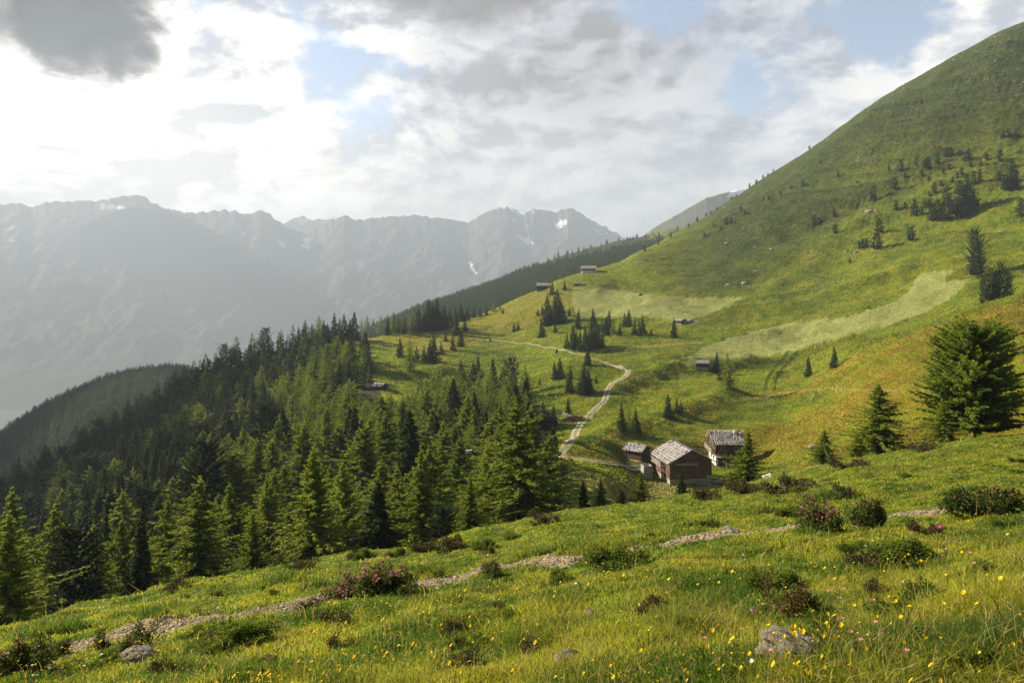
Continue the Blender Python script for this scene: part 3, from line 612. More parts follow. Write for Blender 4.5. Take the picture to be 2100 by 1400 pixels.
# far woods beyond the knoll and on the left spur: one mass
for _ in range(42000):
    x = random.uniform(-250, 1500); i = min(NC - 1, int(np.searchsorted(gx, x)))
    dc, db = crestd[i, 0], kd[14][i]
    d = random.uniform(dc * 1.15, db * 1.06)
    jj = min(NR - 1, int(np.searchsorted(gd, d)))
    py = PY[i, jj]; dens = 1.0
    if x > 1000:                       # the wood thins out up the back ridge
        lim = np.interp(x, [1000, 1120, 1250, 1400, 1500], [575, 545, 517, 482, 462]); 
        if py < lim + 5 * pnoise(np.array(x / 14.), np.array(3.)): dens = .03
        if random.random() < .25: continue
    if x > 1330 and py < 470: continue
    if random.random() > dens: continue
    key = ('f', int(d * (x - CX) / F // 5.2), int(d // 6))
    if key in cell: continue
    cell[key] = 1
    rest.append(('spruce' if random.random() < .75 else 'larch', at_d(x, d), random.uniform(9, 15)))
def forest_mass():
    """every remaining tree as simple layered conifers in one mesh"""
    Vs, Fs, ti = [], [], []; base = 0; protos = []
    for k in range(6):
        g = np.random.default_rng(50 + k); v = []; 
        for a in range(84):
            t = .08 + .9 * (a + g.random()) / 84; az = a * 2.4 + g.normal(0, .4); L = 1.9 * (1 - t) ** .8 * g.uniform(.7, 1.2) + .15
            d = np.array([math.cos(az), math.sin(az), -.35 + .5 * t]); o = np.array([0, 0, t * 10.]); w = np.cross(d, g.normal(size=3)); w /= np.linalg.norm(w)
            v += [o, o + d * L * .55 + w * .42 * (1.3 - t), o + d * L * 1.15 + [0, 0, -.25], o + d * L * .55 - w * .42 * (1.3 - t)]
        protos.append(np.array(v))
    for k, p, h in rest:
        v = protos[random.randrange(6)]; a = random.uniform(0, 6.28); s = h / 10; ca, sa = math.cos(a), math.sin(a); wd = random.uniform(1.1, 1.7)
        q = np.stack([(v[:, 0] * ca - v[:, 1] * sa) * s * wd + p.x, (v[:, 0] * sa + v[:, 1] * ca) * s * wd + p.y, v[:, 2] * s + p.z - .3], -1)
        Vs.append(q); ti.append(np.full(len(q), random.uniform(.0, .4) + (.15 if k == 'larch' else 0)))
    V = np.concatenate(Vs); n = len(V) // 4
    return tag(link('forest', np_mesh('forest', V, [np.arange(n * 4).reshape(n, 4)], m_spruce, attrs={'tint': np.concatenate(ti)})), 'hazy conifer woods on the ridges beyond the knoll', 'forest', kind='stuff')
forest_mass()
# ------------------------------------------------------------------ tracks
m_gravel, nt = mat('gravel_track'); T = NT(nt); P = T.pos()
u = T.attr('across'); n = T.noise(P, 1.3, 5, .7); n2 = T.noise(P, .35, 3, .6)
ruts = T.ramp(T.math('ABSOLUTE', T.math('SUBTRACT', T.math('ABSOLUTE', u), .52)), .42, .10)
ruts = T.math('MULTIPLY', ruts, T.ramp(T.math('ADD', n, T.math('MULTIPLY', n2, .4)), .38, .62))
c = T.mix(T.ramp(ruts, .1, .75), T.mix(n, (.13, .14, .035), (.26, .22, .09)), T.mix(n, (.22, .185, .145), (.39, .34, .275)))
T.out(c, .95, T.bump(n, .6, .1), spec=.1)
def ribbon(name, line, width, lift=.10, dmin=60, step=1.0):
    P3 = [at(x, y, dmin) for x, y in line]; out = []
    for a, b in zip(P3[:-1], P3[1:]):
        n = max(1, int((b - a).length / step)); out += [a.lerp(b, k / n) for k in range(n)]
    out.append(P3[-1]); A = np.array([(p.x, p.y) for p in out])
    for _ in range(6): A[1:-1] = .25 * A[:-2] + .5 * A[1:-1] + .25 * A[2:]
    tg = np.gradient(A, axis=0); tg /= np.linalg.norm(tg, axis=1)[:, None] + 1e-9; nr = np.stack([-tg[:, 1], tg[:, 0]], 1)
    us = np.linspace(-1, 1, 9); wv = width / 2 * (1 + .14 * pnoise(np.arange(len(A)) / 5., np.zeros(len(A))))
    X = A[:, None, :] + nr[:, None, :] * (us[None, :, None] * wv[:, None, None])
    Z = height(X[..., 0], X[..., 1]); Zm = Z.mean(1, keepdims=True)
    Z = np.maximum(Z, .5 * Z + .5 * Zm) + lift * (1 - us[None, :] ** 4 * .7)
    ix = np.arange(Z.size).reshape(Z.shape); q = np.stack([ix[:-1, :-1], ix[:-1, 1:], ix[1:, 1:], ix[1:, :-1]], -1).reshape(-1, 4)
    V = np.concatenate([X, Z[..., None]], -1).reshape(-1, 3)
    return tag(link(name, np_mesh(name, V, [q], m_gravel, True, attrs={'across': np.broadcast_to(us, Z.shape).reshape(-1)})), kind='structure')
ribbon('gravel_road', [(1140, 940), (1152, 930), (1166, 912), (1180, 887), (1198, 858), (1222, 836), (1241, 824), (1244, 808), (1250, 794), (1268, 781), (1284, 770), (1291, 763), (1278, 756), (1262, 750)], 2.7, .14)
ribbon('field_path', [(1270, 753), (1250, 746), (1225, 738), (1195, 728), (1150, 717), (1100, 708), (1050, 702), (1000, 697), (960, 693)], 1.7, .14)
ribbon('farm_track', [(1122, 940), (1150, 938), (1185, 943), (1240, 951), (1290, 958), (1338, 961)], 2.3, .12)

# ------------------------------------------------------------------ buildings
def wood_mat(name, a, b, stretch=(.6, .6, 9), scale=1.6, wear=.5, bump=.5):
    m, nt = mat(name); T = NT(nt); P = T.obj()
    g = T.noise(T.map(P, stretch), scale, 6, .7); l = T.noise(P, .8, 4, .6); r = T.noise(T.map(P, (3.1, 3.1, .05)), 2, 1, .5)
    c = T.mix(T.ramp(g, .3, .72), a, b); c = T.mix(T.math('MULTIPLY', T.ramp(l, .42, .7), wear), c, (.03, .02, .014)); c = T.mix(T.math('MULTIPLY', T.ramp(r, .4, .65), .45), c, tuple(x * .45 for x in a))
    T.out(c, .85, T.bump(g, bump, .03), spec=.15); return m
m_plank = wood_mat('weathered_planks', (.065, .043, .027), (.20, .122, .064), (7, 7, .5))
m_log = wood_mat('dark_log_timber', (.05, .031, .019), (.155, .09, .05), (.5, .5, 8))
m_grey = wood_mat('grey_timber', (.16, .145, .13), (.40, .37, .33), (.6, .6, 8), wear=.35)
m_pale = wood_mat('pale_timber', (.42, .27, .12), (.62, .43, .22), (6, 6, .6), wear=.1)
m_plaster = simple_mat('rough_plaster', (.52, .48, .42), .95, .25, 2.5, .5)
m_concrete = simple_mat('grey_concrete', (.25, .24, .22), .95, .2, 2, .4)
m_stone = simple_mat('field_stone', (.30, .285, .26), .95, .45, 3, .8)
m_dark = simple_mat('dark_opening', (.012, .010, .009), .6, .2, 3)
m_glass = simple_mat('window_glass', (.03, .035, .04), .12, .2, 3, spec=.6)
m_shin, nt = mat('old_shingle'); T = NT(nt); P = T.obj()
g = T.noise(T.map(P, (7, 1.0, 1.0)), 1.7, 5, .7); l = T.noise(P, 1.1, 5, .65); a = T.attr('tint')
c = T.mix(T.ramp(g, .3, .7), (.17, .158, .152), (.41, .385, .36)); c = T.mix(T.ramp(a, .55, .95), c, (.12, .105, .095)); c = T.mix(T.ramp(l, .60, .72), c, (.06, .052, .045)); T.out(c, .8, T.bump(g, .5, .03), spec=.2)

def roof_mesh(L, W, H, rise, over, gr, rows=9, t=.05):
    """overlapping shingle courses on both slopes, each course of boards with their own tilt"""
    V, Fc, tn = [], [], []
    run = W / 2 + over; slope = rise / (W / 2); Lr = L + 2 * over
    for sgn in (-1, 1):
        for r in range(rows):
            y0 = run * (r / rows); y1 = run * ((r + 1.35) / rows) if r < rows - 1 else run
            x = -Lr / 2
            while x < Lr / 2 - .02:
                w = min(gr.uniform(.22, .55), Lr / 2 - x); j = gr.uniform(-.02, .03); e = gr.uniform(-.05, .05) if r < rows - 1 else gr.uniform(-.06, .04)
                if gr.random() < .035: x += w; continue
                z0 = H + rise - slope * y0 + .03; z1 = H + rise - slope * (y1 + e) + .07 + j
                q = [(x + .012, sgn * y0, z0), (x + w - .012, sgn * y0, z0), (x + w - .012, sgn * (y1 + e), z1), (x + .012, sgn * (y1 + e), z1)]
                b = len(V); V += q + [(p[0], p[1], p[2] - t) for p in q]; f = [(0, 1, 2, 3), (7, 6, 5, 4), (0, 4, 5, 1), (1, 5, 6, 2), (2, 6, 7, 3), (3, 7, 4, 0)]
                Fc += [[b + i for i in (ff if sgn < 0 else ff[::-1])] for ff in f]; tn += [gr.random()] * 8; x += w
        # boarding under the courses, with an eave and verge board
        zr, ze = H + rise - .02, H + rise - slope * run - .02
        b = len(V); q = [(-Lr / 2, 0, zr), (Lr / 2, 0, zr), (Lr / 2, sgn * run * .99, ze), (-Lr / 2, sgn * run * .99, ze)]
        V += q + [(p[0], p[1], p[2] - .10) for p in q]; Fc += [[b + i for i in ff] for ff in [(0, 1, 2, 3), (7, 6, 5, 4), (0, 4, 5, 1), (1, 5, 6, 2), (2, 6, 7, 3), (3, 7, 4, 0)]]; tn += [.3] * 8
    return np_mesh('roof', V, [np.array(Fc)], m_shin, attrs={'tint': np.array(tn)})

def walls(mb, L, W, z0, H, rise, style, gr, inset=.0):
    """timber walls of one storey block: boards (vertical) or logs (horizontal), gables included"""
    l, w = L / 2 - inset, W / 2 - inset
    mb.add([(-l + .1, -w + .1, z0), (l - .1, -w + .1, z0), (l - .1, w - .1, z0), (-l + .1, w - .1, z0), (-l + .1, -w + .1, H - .02), (l - .1, -w + .1, H - .02), (l - .1, w - .1, H - .02), (-l + .1, w - .1, H - .02), (-l + .1, 0, H + rise - .16), (l - .1, 0, H + rise - .16)],
           [(0, 1, 5, 4), (1, 2, 6, 9, 5), (2, 3, 7, 6), (3, 0, 4, 8, 7), (4, 5, 9, 8), (6, 7, 8, 9)])
    if style == 'boards':
        for sy in (-1, 1):
            x = -l
            while x < l - .05:
                b = min(gr.uniform(.18, .30), l - x); mb.box((x + b / 2, sy * (w - .06 + gr.uniform(0, .025)), (z0 + H) / 2 - .03), (b / 2 - .008, .03, (H - z0) / 2 - .02)); x += b
        for sx in (-1, 1):
            y = -w
            while y < w - .05:
                b = min(gr.uniform(.18, .30), w - y); yc = y + b / 2; top = H + rise * (1 - abs(yc) / (W / 2)) - .12
                mb.box((sx * (l - .06 + gr.uniform(0, .025)), yc, (z0 + top) / 2), (.03, b / 2 - .008, (top - z0) / 2)); y += b
    else:
        z = z0; k = 0
        while z < H + rise - .25:
            h = gr.uniform(.19, .25); hl = W / 2 * (1 - max(0, z + h - H) / rise) - .12 if z + h > H else w + .14 * (k % 2)
            if z + h <= H:
                for sy in (-1, 1): mb.box((0, sy * (w - .08), z + h / 2), (l + .14 * ((k + 1) % 2), .09 + gr.uniform(-.015, .015), h / 2 - .012))
            if hl > .2:
                for sx in (-1, 1): mb.box((sx * (l - .08), 0, z + h / 2), (.09 + gr.uniform(-.015, .015), hl, h / 2 - .012))
            z += h; k += 1

def hut(name, label, pos, yaw, L, W, H, rise, over, style='logs', wallm=None, found=.4, foundm=None, door=None, windows=(), rows=7, group=None, split=None, seed=1, cat='hut'):
    gr = np.random.default_rng(seed); o = empty(name, pos, yaw); tag(o, label, cat, group)
    wallm = wallm or m_log
    f = MB().box((0, 0, (found - 3) / 2), (L / 2 - .03, W / 2 - .03, (found + 3) / 2)); f.build('foundation', foundm or m_stone, o)
    mb = MB()
    walls(mb, L, W, found if split is None else split, H, rise, style, gr); mb.build('wall', wallm, o)
    rf = link('roof', roof_mesh(L, W, H, rise, over, gr, rows), o)
    bm = MB()      # verge boards and rafters
    for sx in (-1, 1):
        for sy in (-1, 1):
            run = W / 2 + over; bm.bar((sx * (L / 2 + over - .03), 0, H + rise - .02), (sx * (L / 2 + over - .03), sy * run, H + rise - rise / (W / 2) * run - .02), .06, .22)
    bm.build('verge_board', m_grey, o)
    if door:
        side, c_, w_, h_, z_ = door
        opening(o, 'door', L, W, side, c_, z_ + h_ / 2, w_, h_, m_log if wallm is not m_log else m_plank, m_log)
    for side, c_, z_, w_, h_ in windows: opening(o, 'window', L, W, side, c_, z_, w_, h_, m_glass, m_grey)
    return o
def opening(o, name, L, W, side, c_, z_, w_, h_, m, fm, depth=.05):
    """door or window leaf with a frame on one side (-x, +x, -y, +y) of a building"""
    ax = 0 if side[1] == 'x' else 1; s = -1 if side[0] == '-' else 1; D = (L if ax == 0 else W) / 2 + .015
    def P(a, dz, off): return (s * (D + off), a, dz) if ax == 0 else (a, s * (D + off), dz)
    def Hh(a, b, t): return (t, a, b) if ax == 0 else (a, t, b)
    d = MB().box(P(c_, z_, 0), Hh(w_ / 2, h_ / 2, depth)).build(name, m, o)
    fr = MB()
    for k in (-1, 1):
        fr.box(P(c_ + k * (w_ / 2 + .05), z_, .02), Hh(.05, h_ / 2 + .1, depth + .02)); fr.box(P(c_, z_ + k * (h_ / 2 + .05), .02), Hh(w_ / 2, .05, depth + .02))
    if name == 'window': fr.box(P(c_, z_, .03), Hh(.02, h_ / 2, depth)); 
    fr.build('frame', fm, d)
    if name == 'door': MB().box(P(c_ + w_ * .36, z_, .07), Hh(.03, .09, .04)).build('handle', m_dark, d)
    return d

# the barn: gable towards the valley side, long lit wall to the left
bp = at_d(1402, 146); by = math.radians(-80)
zb = -40.9
R = Matrix.Rotation(by, 4, 'Z')
barn = hut('barn', 'large timber barn with grey shingle roof and a gable in shade, middle of the farmstead', (at_d(1400, 143).x, 143.5, zb), by, 8.6, 9.1, 4.7, 2.35, .75, 'boards', m_plank, .95, simple_mat('barn_plaster', (.26, .23, .19), .95, .3, 2.5, .5), rows=9, seed=4, cat='barn',
    windows=[('-y', -2.2, 3.6, .6, .7), ('-y', .2, 3.6, .6, .7), ('-y', 3.1, 2.45, .45, .5), ('+x', 1.2, 3.9, .6, .6)])
# lean-to boarding, balcony and canopy of the barn
bal = MB(); yb_ = -4.55
bal.box((-1.2, yb_ - .45, 2.9), (2.6, .45, .05))
for z in (3.15, 3.4, 3.65, 3.9): bal.box((-1.2, yb_ - .88, z), (2.6, .025, .07))
for x in (-3.8, -2.5, -1.2, .1, 1.4): bal.box((x, yb_ - .86, 3.45), (.05, .05, .55)); bal.bar((x, yb_, 2.3), (x, yb_ - .8, 2.88), .09)
bal.build('balcony', m_grey, barn)
MB().box((4.85, -1.0, 4.15), (.5, 2.2, .04), Matrix.Rotation(.22, 3, 'Y')).build('canopy', m_grey, barn)
st = MB(); st.bar((2.5, -5.15, 3.0), (4.1, -5.2, 1.6), .09, .22); st.bar((2.5, -5.7, 3.0), (4.1, -5.75, 1.6), .09, .22)
for k in range(6): st.box((2.6 + .28 * k, -5.45, 2.85 - .24 * k), (.12, .26, .025))
st.build('stair', m_log, barn)
MB().tube([(-2.6, .4, 6.3), (-2.6, .4, 7.5)], [.13, .13], 8).build('chimney', m_concrete, [c for c in barn.children if c.name.startswith('roof')][0])
opening(barn, 'door', 8.6, 9.6, '+x', -2.6, 2.9, 1.5, 2.0, m_log, m_grey)
# concrete tank at the barn's upper corner
tk_ = at_d(1326, 143); tb = MB(); q = .95
for sx, sy, hx, hy in ((-1, 0, .1, q), (1, 0, .1, q), (0, -1, q - .1, .1), (0, 1, q - .1, .1)): tb.box((sx * (q - .1), sy * (q - .1), .5), (hx, hy, 2.2))
tb.box((0, 0, .2), (q - .2, q - .2, 1.6))
tob = tb.build('concrete_tank', m_concrete); tob.location = (tk_.x, 143, zb + .1); tob.rotation_euler.z = by; tag(tob, 'grey open concrete tank against the left wall of the barn', 'tank')

# the small log store left of the barn
sp_ = at_d(1307, 150)
shed = hut('log_store', 'small log store with a pale shingle roof, left of the barn beside the track', (sp_.x, 150, -38.6), math.radians(-42), 4.0, 3.6, 2.4, .95, .5, 'logs', m_log, .25, m_stone, rows=6, seed=8, door=('+x', .1, 1.0, 1.5, .35), cat='store')
opening(shed, 'window', 4.0, 3.6, '+x', 1.15, 1.3, .5, .5, m_dark, m_grey)

# the farmhouse behind
hp_ = at_d(1488, 160); HZ0 = -42.0
house = hut('farmhouse', 'two storey timber and plaster farmhouse with a grey roof, at the right of the farmstead', (hp_.x, 160, HZ0), math.radians(-3), 6.2, 6.9, 5.5, 2.0, .75, 'logs', m_log, 2.75, m_plaster, rows=9, seed=12, cat='house',
    windows=[('-x', -1.6, 4.0, .7, .8), ('-x', 1.2, 4.0, .7, .8), ('-x', -1.5, 1.6, .6, .7), ('-x', .6, 1.6, .6, .7), ('-y', -1.6, 4.1, .7, .7), ('-y', 1.4, 4.1, .7, .7)])
bal = MB(); xb = -3.1
bal.box((xb - .5, 0, 2.85), (.5, 3.4, .05))
for z in (3.1, 3.35, 3.6, 3.85): bal.box((xb - .97, 0, z), (.025, 3.4, .07))
for y in (-3.4, -1.7, 0, 1.7, 3.4): bal.box((xb - .95, y, 3.4), (.05, .05, .55)); bal.bar((xb, y, 2.2), (xb - .85, y, 2.8), .09)
bal.build('balcony', m_grey, house)
pg = MB(); pg.add([(-3.06, -3.1, 5.45), (-3.06, 3.1, 5.45), (-3.06, 0, 7.15), (-3.12, -3.1, 5.45), (-3.12, 3.1, 5.45), (-3.12, 0, 7.15)], [(0, 1, 2), (5, 4, 3), (0, 3, 4, 1), (1, 4, 5, 2), (2, 5, 3, 0)]); pg.build('gable_boarding', m_pale, house)
MB().box((1.9, -.9, 6.9), (.28, .28, .75)).build('chimney', m_plaster, [c for c in house.children if c.name.startswith('roof')][0])
MB().box((-2.0, -4.0, 2.45), (1.2, .75, .05), Matrix.Rotation(.3, 3, 'X')).build('porch_roof', m_grey, house)
for x in (-3.0, -1.0): MB().bar((x, -4.5, -.6), (x, -4.5, 2.2), .12).build('porch_post', m_grey, house)
lb = MB()
for k in range(22): lb.box((-2.45 + .245 * k, -3.50 - .02 * (k % 2), 1.25), (.115, .03, 1.45))
lb.build('lower_boarding', m_log, house)
gl = MB(); gl.box((.1, -4.05, 2.8), (2.9, .5, .05))
for x in (-2.7, -1.3, 0, 1.4, 2.9): gl.box((x, -4.5, 3.3), (.05, .05, .5))
for z in (3.3, 3.55, 3.75): gl.box((.1, -4.52, z), (2.8, .025, .06))
gl.build('gallery', m_log, house)
opening(house, 'door', 6.2, 6.9, '-y', -.6, 1.2, 1.3, 2.1, m_dark, m_grey)
opening(house, 'door', 6.2, 6.9, '-y', 1.8, 1.3, 1.6, 2.2, m_dark, m_grey)

# planks and logs lying between the barn and the farmhouse
gr = np.random.default_rng(3)
def pile(x, d, n, ln, name, label, m, yaw, spread=1.2):
    p = at_d(x, d); o = MB()
    for k in range(n):
        a = Vector((gr.uniform(-.15, .15) * ln, (k % 4 - 1.5) * spread / 4, .08 + .16 * (k // 4))); R3 = Matrix.Rotation(gr.uniform(-.07, .07), 3, 'Z')
        o.box(a, (ln / 2, .12, .06), R3)
    ob = o.build(name, m); ob.location = (p.x, p.y, p.z + .05); ob.rotation_euler = (math.radians(-6), math.radians(4), yaw); return tag(ob, label, 'timber pile')
pile(1452, 138, 14, 4.2, 'plank_pile', 'grey stack of planks on the grass right of the barn gable', m_grey, math.radians(-35))
pile(1474, 140, 12, 3.0, 'log_pile', 'heap of pale split logs nearest the thin young larch by the farmhouse', m_grey, math.radians(15))
b = at_d(1573, 121); wb = MB()
wb.bar((-1.1, 0, .75), (1.1, 0, .75), .5, .06); wb.bar((-1.1, .62, .42), (1.1, .62, .42), .3, .05); wb.bar((-1.1, -.62, .42), (1.1, -.62, .42), .3, .05)
for s in (-.8, .8): wb.bar((s, -.7, 0), (s, .3, .74), .1); wb.bar((s, .7, 0), (s, -.3, .74), .1); wb.bar((s, -.65, .36), (s, .65, .36), .1)
ob = wb.build('picnic_table', simple_mat('bleached_wood', (.6, .56, .5), .9, .25, 4)); ob.location = b; ob.rotation_euler.z = .6; ob.scale = (1.1,) * 3; tag(ob, 'bleached white picnic table in the grass right of the farmhouse', 'table')

# lone huts further up
def small_hut(x, y, dmin, name, label, yaw, L, W, H, rise, over, seed, sink=.3, style='logs', m=None, door=None, rows=6, found=.3, wins=(), cat='hut', foundm=None):
    p = at(x, y, dmin); p.z -= sink
    return hut(name, label, p, math.radians(yaw), L, W, H, rise, over, style, m or m_log, found, foundm or m_grey, rows=rows, seed=seed, door=door, windows=wins, cat=cat)
h1 = small_hut(1440, 752, 230, 'hay_hut', 'little log hut with a reddish lit gable beside two conifers, below the mown field', -14, 4.6, 3.8, 2.1, .9, .45, 21, door=('-x', .4, 1.1, 1.6, .3))
small_hut(779, 798, 215, 'hay_hut', 'little hut with a pale roof in the shaded clearing left of centre', -30, 4.2, 3.4, 1.9, .85, .5, 22, door=('+x', 0, 1.1, 1.5, .3))
small_hut(768, 797, 222, 'hay_hut', 'tiny lean hut showing just left of the hut in the shaded clearing', -30, 2.2, 2.2, 1.5, .6, .4, 23, door=('+x', 0, .8, 1.2, .3))
pw_ = at_d(940, 128)
hut('hay_hut', 'hut roof half hidden between the larches below the centre', (pw_.x, 128, pw_.z + 2.5), math.radians(20), 4.2, 3.8, 2.2, 1.0, .6, rows=6, seed=24, found=.5, door=('+x', 0, 1, 1.5, .5))
small_hut(1394, 663, 330, 'log_cabin', 'dark low log cabin at the lower right corner of the upper mown field', -50, 5.2, 4.2, 2.1, .9, .5, 25, m=m_log, door=('+x', 0, 1.2, 1.5, .3))
small_hut(1207, 558, 480, 'mountain_house', 'timber house with a wide grey roof, highest of the upper hamlet', -4, 11.0, 7.5, 4.6, 2.0, .9, 26, sink=1.5, found=2.6, foundm=m_plaster, door=('-y', -2, 1.3, 1.9, 2.6), wins=[('-y', 1, 3.5, .8, .8), ('-y', 3.4, 3.5, .8, .8), ('-x', 0, 3.6, .8, .8)], cat='house')
small_hut(1112, 594, 470, 'hay_barn', 'dark hay barn with a bright grey roof on the crest left of the highest house', -4, 8.2, 6.5, 4.2, 1.8, .7, 27, sink=.8, style='boards', m=m_log, door=('-y', 0, 2.0, 2.4, .4), cat='barn', found=.5)
small_hut(1078, 603, 470, 'hay_barn', 'low barn whose grey roof only shows over the crest, leftmost of the upper hamlet', -20, 7.5, 6., 2.4, 1.7, .7, 28, sink=1.6, door=('-y', 0, 1.6, 1.7, .3), cat='barn')
small_hut(1184, 586, 440, 'hay_hut', 'small reddish hut at the upper left tip of the mown field, beside a paling', -10, 4.6, 3.6, 2.2, .8, .4, 29, style='boards', m=m_plank, door=('-y', .6, 1.1, 1.6, .3))
# paling beside the small reddish hut, rail fence by the brush heap
def fence(name, label, pts, step, h, m, rails=2, dmin=60):
    o = empty(name, at(*pts[0], dmin)); tag(o, label, 'fence'); P3 = [at(x, y, dmin) for x, y in pts]; b0 = o.location; rl = MB(); 
    for a, b in zip(P3[:-1], P3[1:]):
        n = max(1, int((b - a).length / step))
        for k in range(n + (b is P3[-1])):
            p = a.lerp(b, k / n); p.z = float(height(p.x, p.y)); q = p - b0
            MB().bar(q - Vector((0, 0, .3)), q + Vector((gr.uniform(-.05, .05), 0, h)), .13).build('post', m, o)
            if k < n:
                p2 = a.lerp(b, (k + 1) / n); p2.z = float(height(p2.x, p2.y)); q2 = p2 - b0
                for r in range(rails): z = h * (.45 + .42 * r); rl.bar(q + Vector((0, 0, z)), q2 + Vector((0, 0, z)), .06, .14)
    rl.build('rail', m, o); return o
fence('paling', 'weathered paling below the small reddish hut', [(1184, 590), (1194, 591), (1205, 590)], 1.5, 1.5, m_grey, 3, 440)
fence('rail_fence', 'pale rail fence running down to the brush heap by the road', [(1130, 862), (1150, 850), (1172, 862)], 3.0, 1.1, m_grey, 2, 120)
# brush heap beside the road bend
def twig_heap(name, label, p, rx, ry, h, n, m):
    o = MB()
    for k in range(n):
        a = gr.uniform(0, 6.28); r = math.sqrt(gr.random()); c = Vector((math.cos(a) * r * rx, math.sin(a) * r * ry, h * (1 - r * r) * gr.uniform(.1, 1)))
        d = Vector((gr.normal(), gr.normal(), gr.normal() * .4)).normalized() * gr.uniform(.5, 1.3); o.tube([c - d, c + d], [.05, .025], 4)
    ob = o.build(name, m); ob.location = p; return tag(ob, label, 'brush heap')
bh = at(1180, 862, 120); twig_heap('brush_heap', 'reddish brown heap of cut branches on the inside of the road bend', bh, 3.2, 1.8, 1.6, 260, simple_mat('cut_branches', (.16, .09, .06), .95, .4, 4))

# ------------------------------------------------------------------ stones
m_rockn, nt = mat('lichen_rock'); T = NT(nt); P = T.obj()
n = T.noise(P, 2.2, 6, .7); n2 = T.noise(P, 6.5, 5, .75); n3 = T.noise(P, 18, 3, .7)
c = T.mix(T.ramp(n, .3, .7), (.13, .112, .09), (.33, .29, .235)); c = T.mix(T.ramp(n2, .56, .62), c, (.035, .032, .028)); c = T.mix(T.ramp(n2, .41, .37), c, (.27, .28, .14)); c = T.mix(.5, c, T.mix(n3, (.5, .5, .5), (1.3, 1.3, 1.3)), 'MULTIPLY')
T.out(c, .95, T.bump(T.math('ADD', n, T.math('MULTIPLY', n2, .5)), .7, .12), spec=.1)
import bmesh
def rock_mesh(name, seed, sub=4, flat=.55, amp=.35):
    bm = bmesh.new(); bmesh.ops.create_icosphere(bm, subdivisions=sub, radius=1); g = np.random.default_rng(seed); o = g.uniform(-50, 50, 3)
    v = np.array([x.co for x in bm.verts])
    d = fbm(v[:, 0] * 1.3 + o[0] + v[:, 2], v[:, 1] * 1.3 + o[1] - v[:, 2] * .7, 4)
    cl = np.clip(np.abs(v @ g.normal(size=(3, 5)) / 1.3), 0, 1.4).max(1)
    v = v * (1 + amp * d - .16 * np.maximum(cl - .8, 0))[:, None]; v[:, 2] *= flat
    for x, c_ in zip(bm.verts, v): x.co = c_
    me = bpy.data.meshes.new(name); bm.to_mesh(me); bm.free(); me.materials.append(m_rockn); me.polygons.foreach_set('use_smooth', [True] * len(me.polygons)); return me
def rock(x, y, wpx, hpx, label, dmin, dmax=2500, seed=0, sub=4, name='rock', group=None, rz=None):
    p = at(x, y, dmin, dmax); s = p.y / F
    o = link(name, rock_mesh(name, seed, sub)); hh = hpx * s / 1.0
    o.location = (p.x, p.y + wpx * s * .3, p.z + hh * .10); o.scale = (wpx * s / 2 * 1.12, wpx * s / 2.4, hh * 1.1); o.rotation_euler = (0, 0, rz if rz is not None else seed * 1.3)
    taken.append((p.x, p.y)); near_rocks.append((o.location.x, o.location.y, wpx * s / 2)) if p.y < 30 else None; return tag(o, label, 'rock', group)
near_rocks = []
rock(1642, 1350, 126, 36, 'lichen-spotted boulder in the grass, lower right, biggest stone in view', 2, 30, 1, 5, rz=.1)
rock(276, 1356, 66, 22, 'flat pale stone lying in the grass at lower left below the path', 2, 30, 2, rz=0)
rock(1168, 1362, 56, 28, 'slanting grey stone near the bottom edge, right of the middle', 2, 30, 3, rz=.2)
rock(1210, 1262, 26, 8, 'thin dark stone in the short grass, above the slanting grey stone', 2, 30, 13)
rock(1502, 1092, 38, 10, 'flat white slab on the gravel path, left of the pink bush', 2, 40, 4)
rock(1958, 1042, 30, 12, 'pale slab on the gravel path at far right', 2, 40, 5)
rock(1672, 918, 22, 9, 'whitish boulder on the slope just left of the small lip larch', 90, 200, 6, 3)
rock(1788, 434, 18, 7, 'white boulder, left and largest of the pale group on the high slope', 250, 900, 7, 3)
rock(1798, 433, 10, 5, 'white boulder, right one of the pale group on the high slope', 250, 900, 8, 2)
rock(1494, 585, 11, 5, 'grey boulder on the green slope above the long mown field, left of its neighbour', 300, 800, 9, 3)
rock(1530, 582, 16, 7, 'bigger grey boulder on the green slope, above the long mown field', 300, 800, 10, 3)
rock(1312, 606, 13, 7, 'dark boulder lying on the upper mown field', 300, 800, 11, 3)
rock(1553, 558, 13, 5, 'grey boulder highest of the three on the green middle slope', 300, 900, 12, 3)
rock(1842, 850, 8, 4, 'small pale stone on the orange slope left of the biggest right larch', 90, 220, 14, 2)
rock(1732, 853, 10, 5, 'small pale stone on the orange slope left of the upright pale-stemmed larch', 90, 220, 15, 2)
rock(1666, 820, 7, 4, 'small pale stone just below the green path on the orange slope', 90, 260, 16, 2)
rock(1495, 500, 12, 5, 'grey stone beside the contour path high on the middle slope', 400, 900, 17, 2)
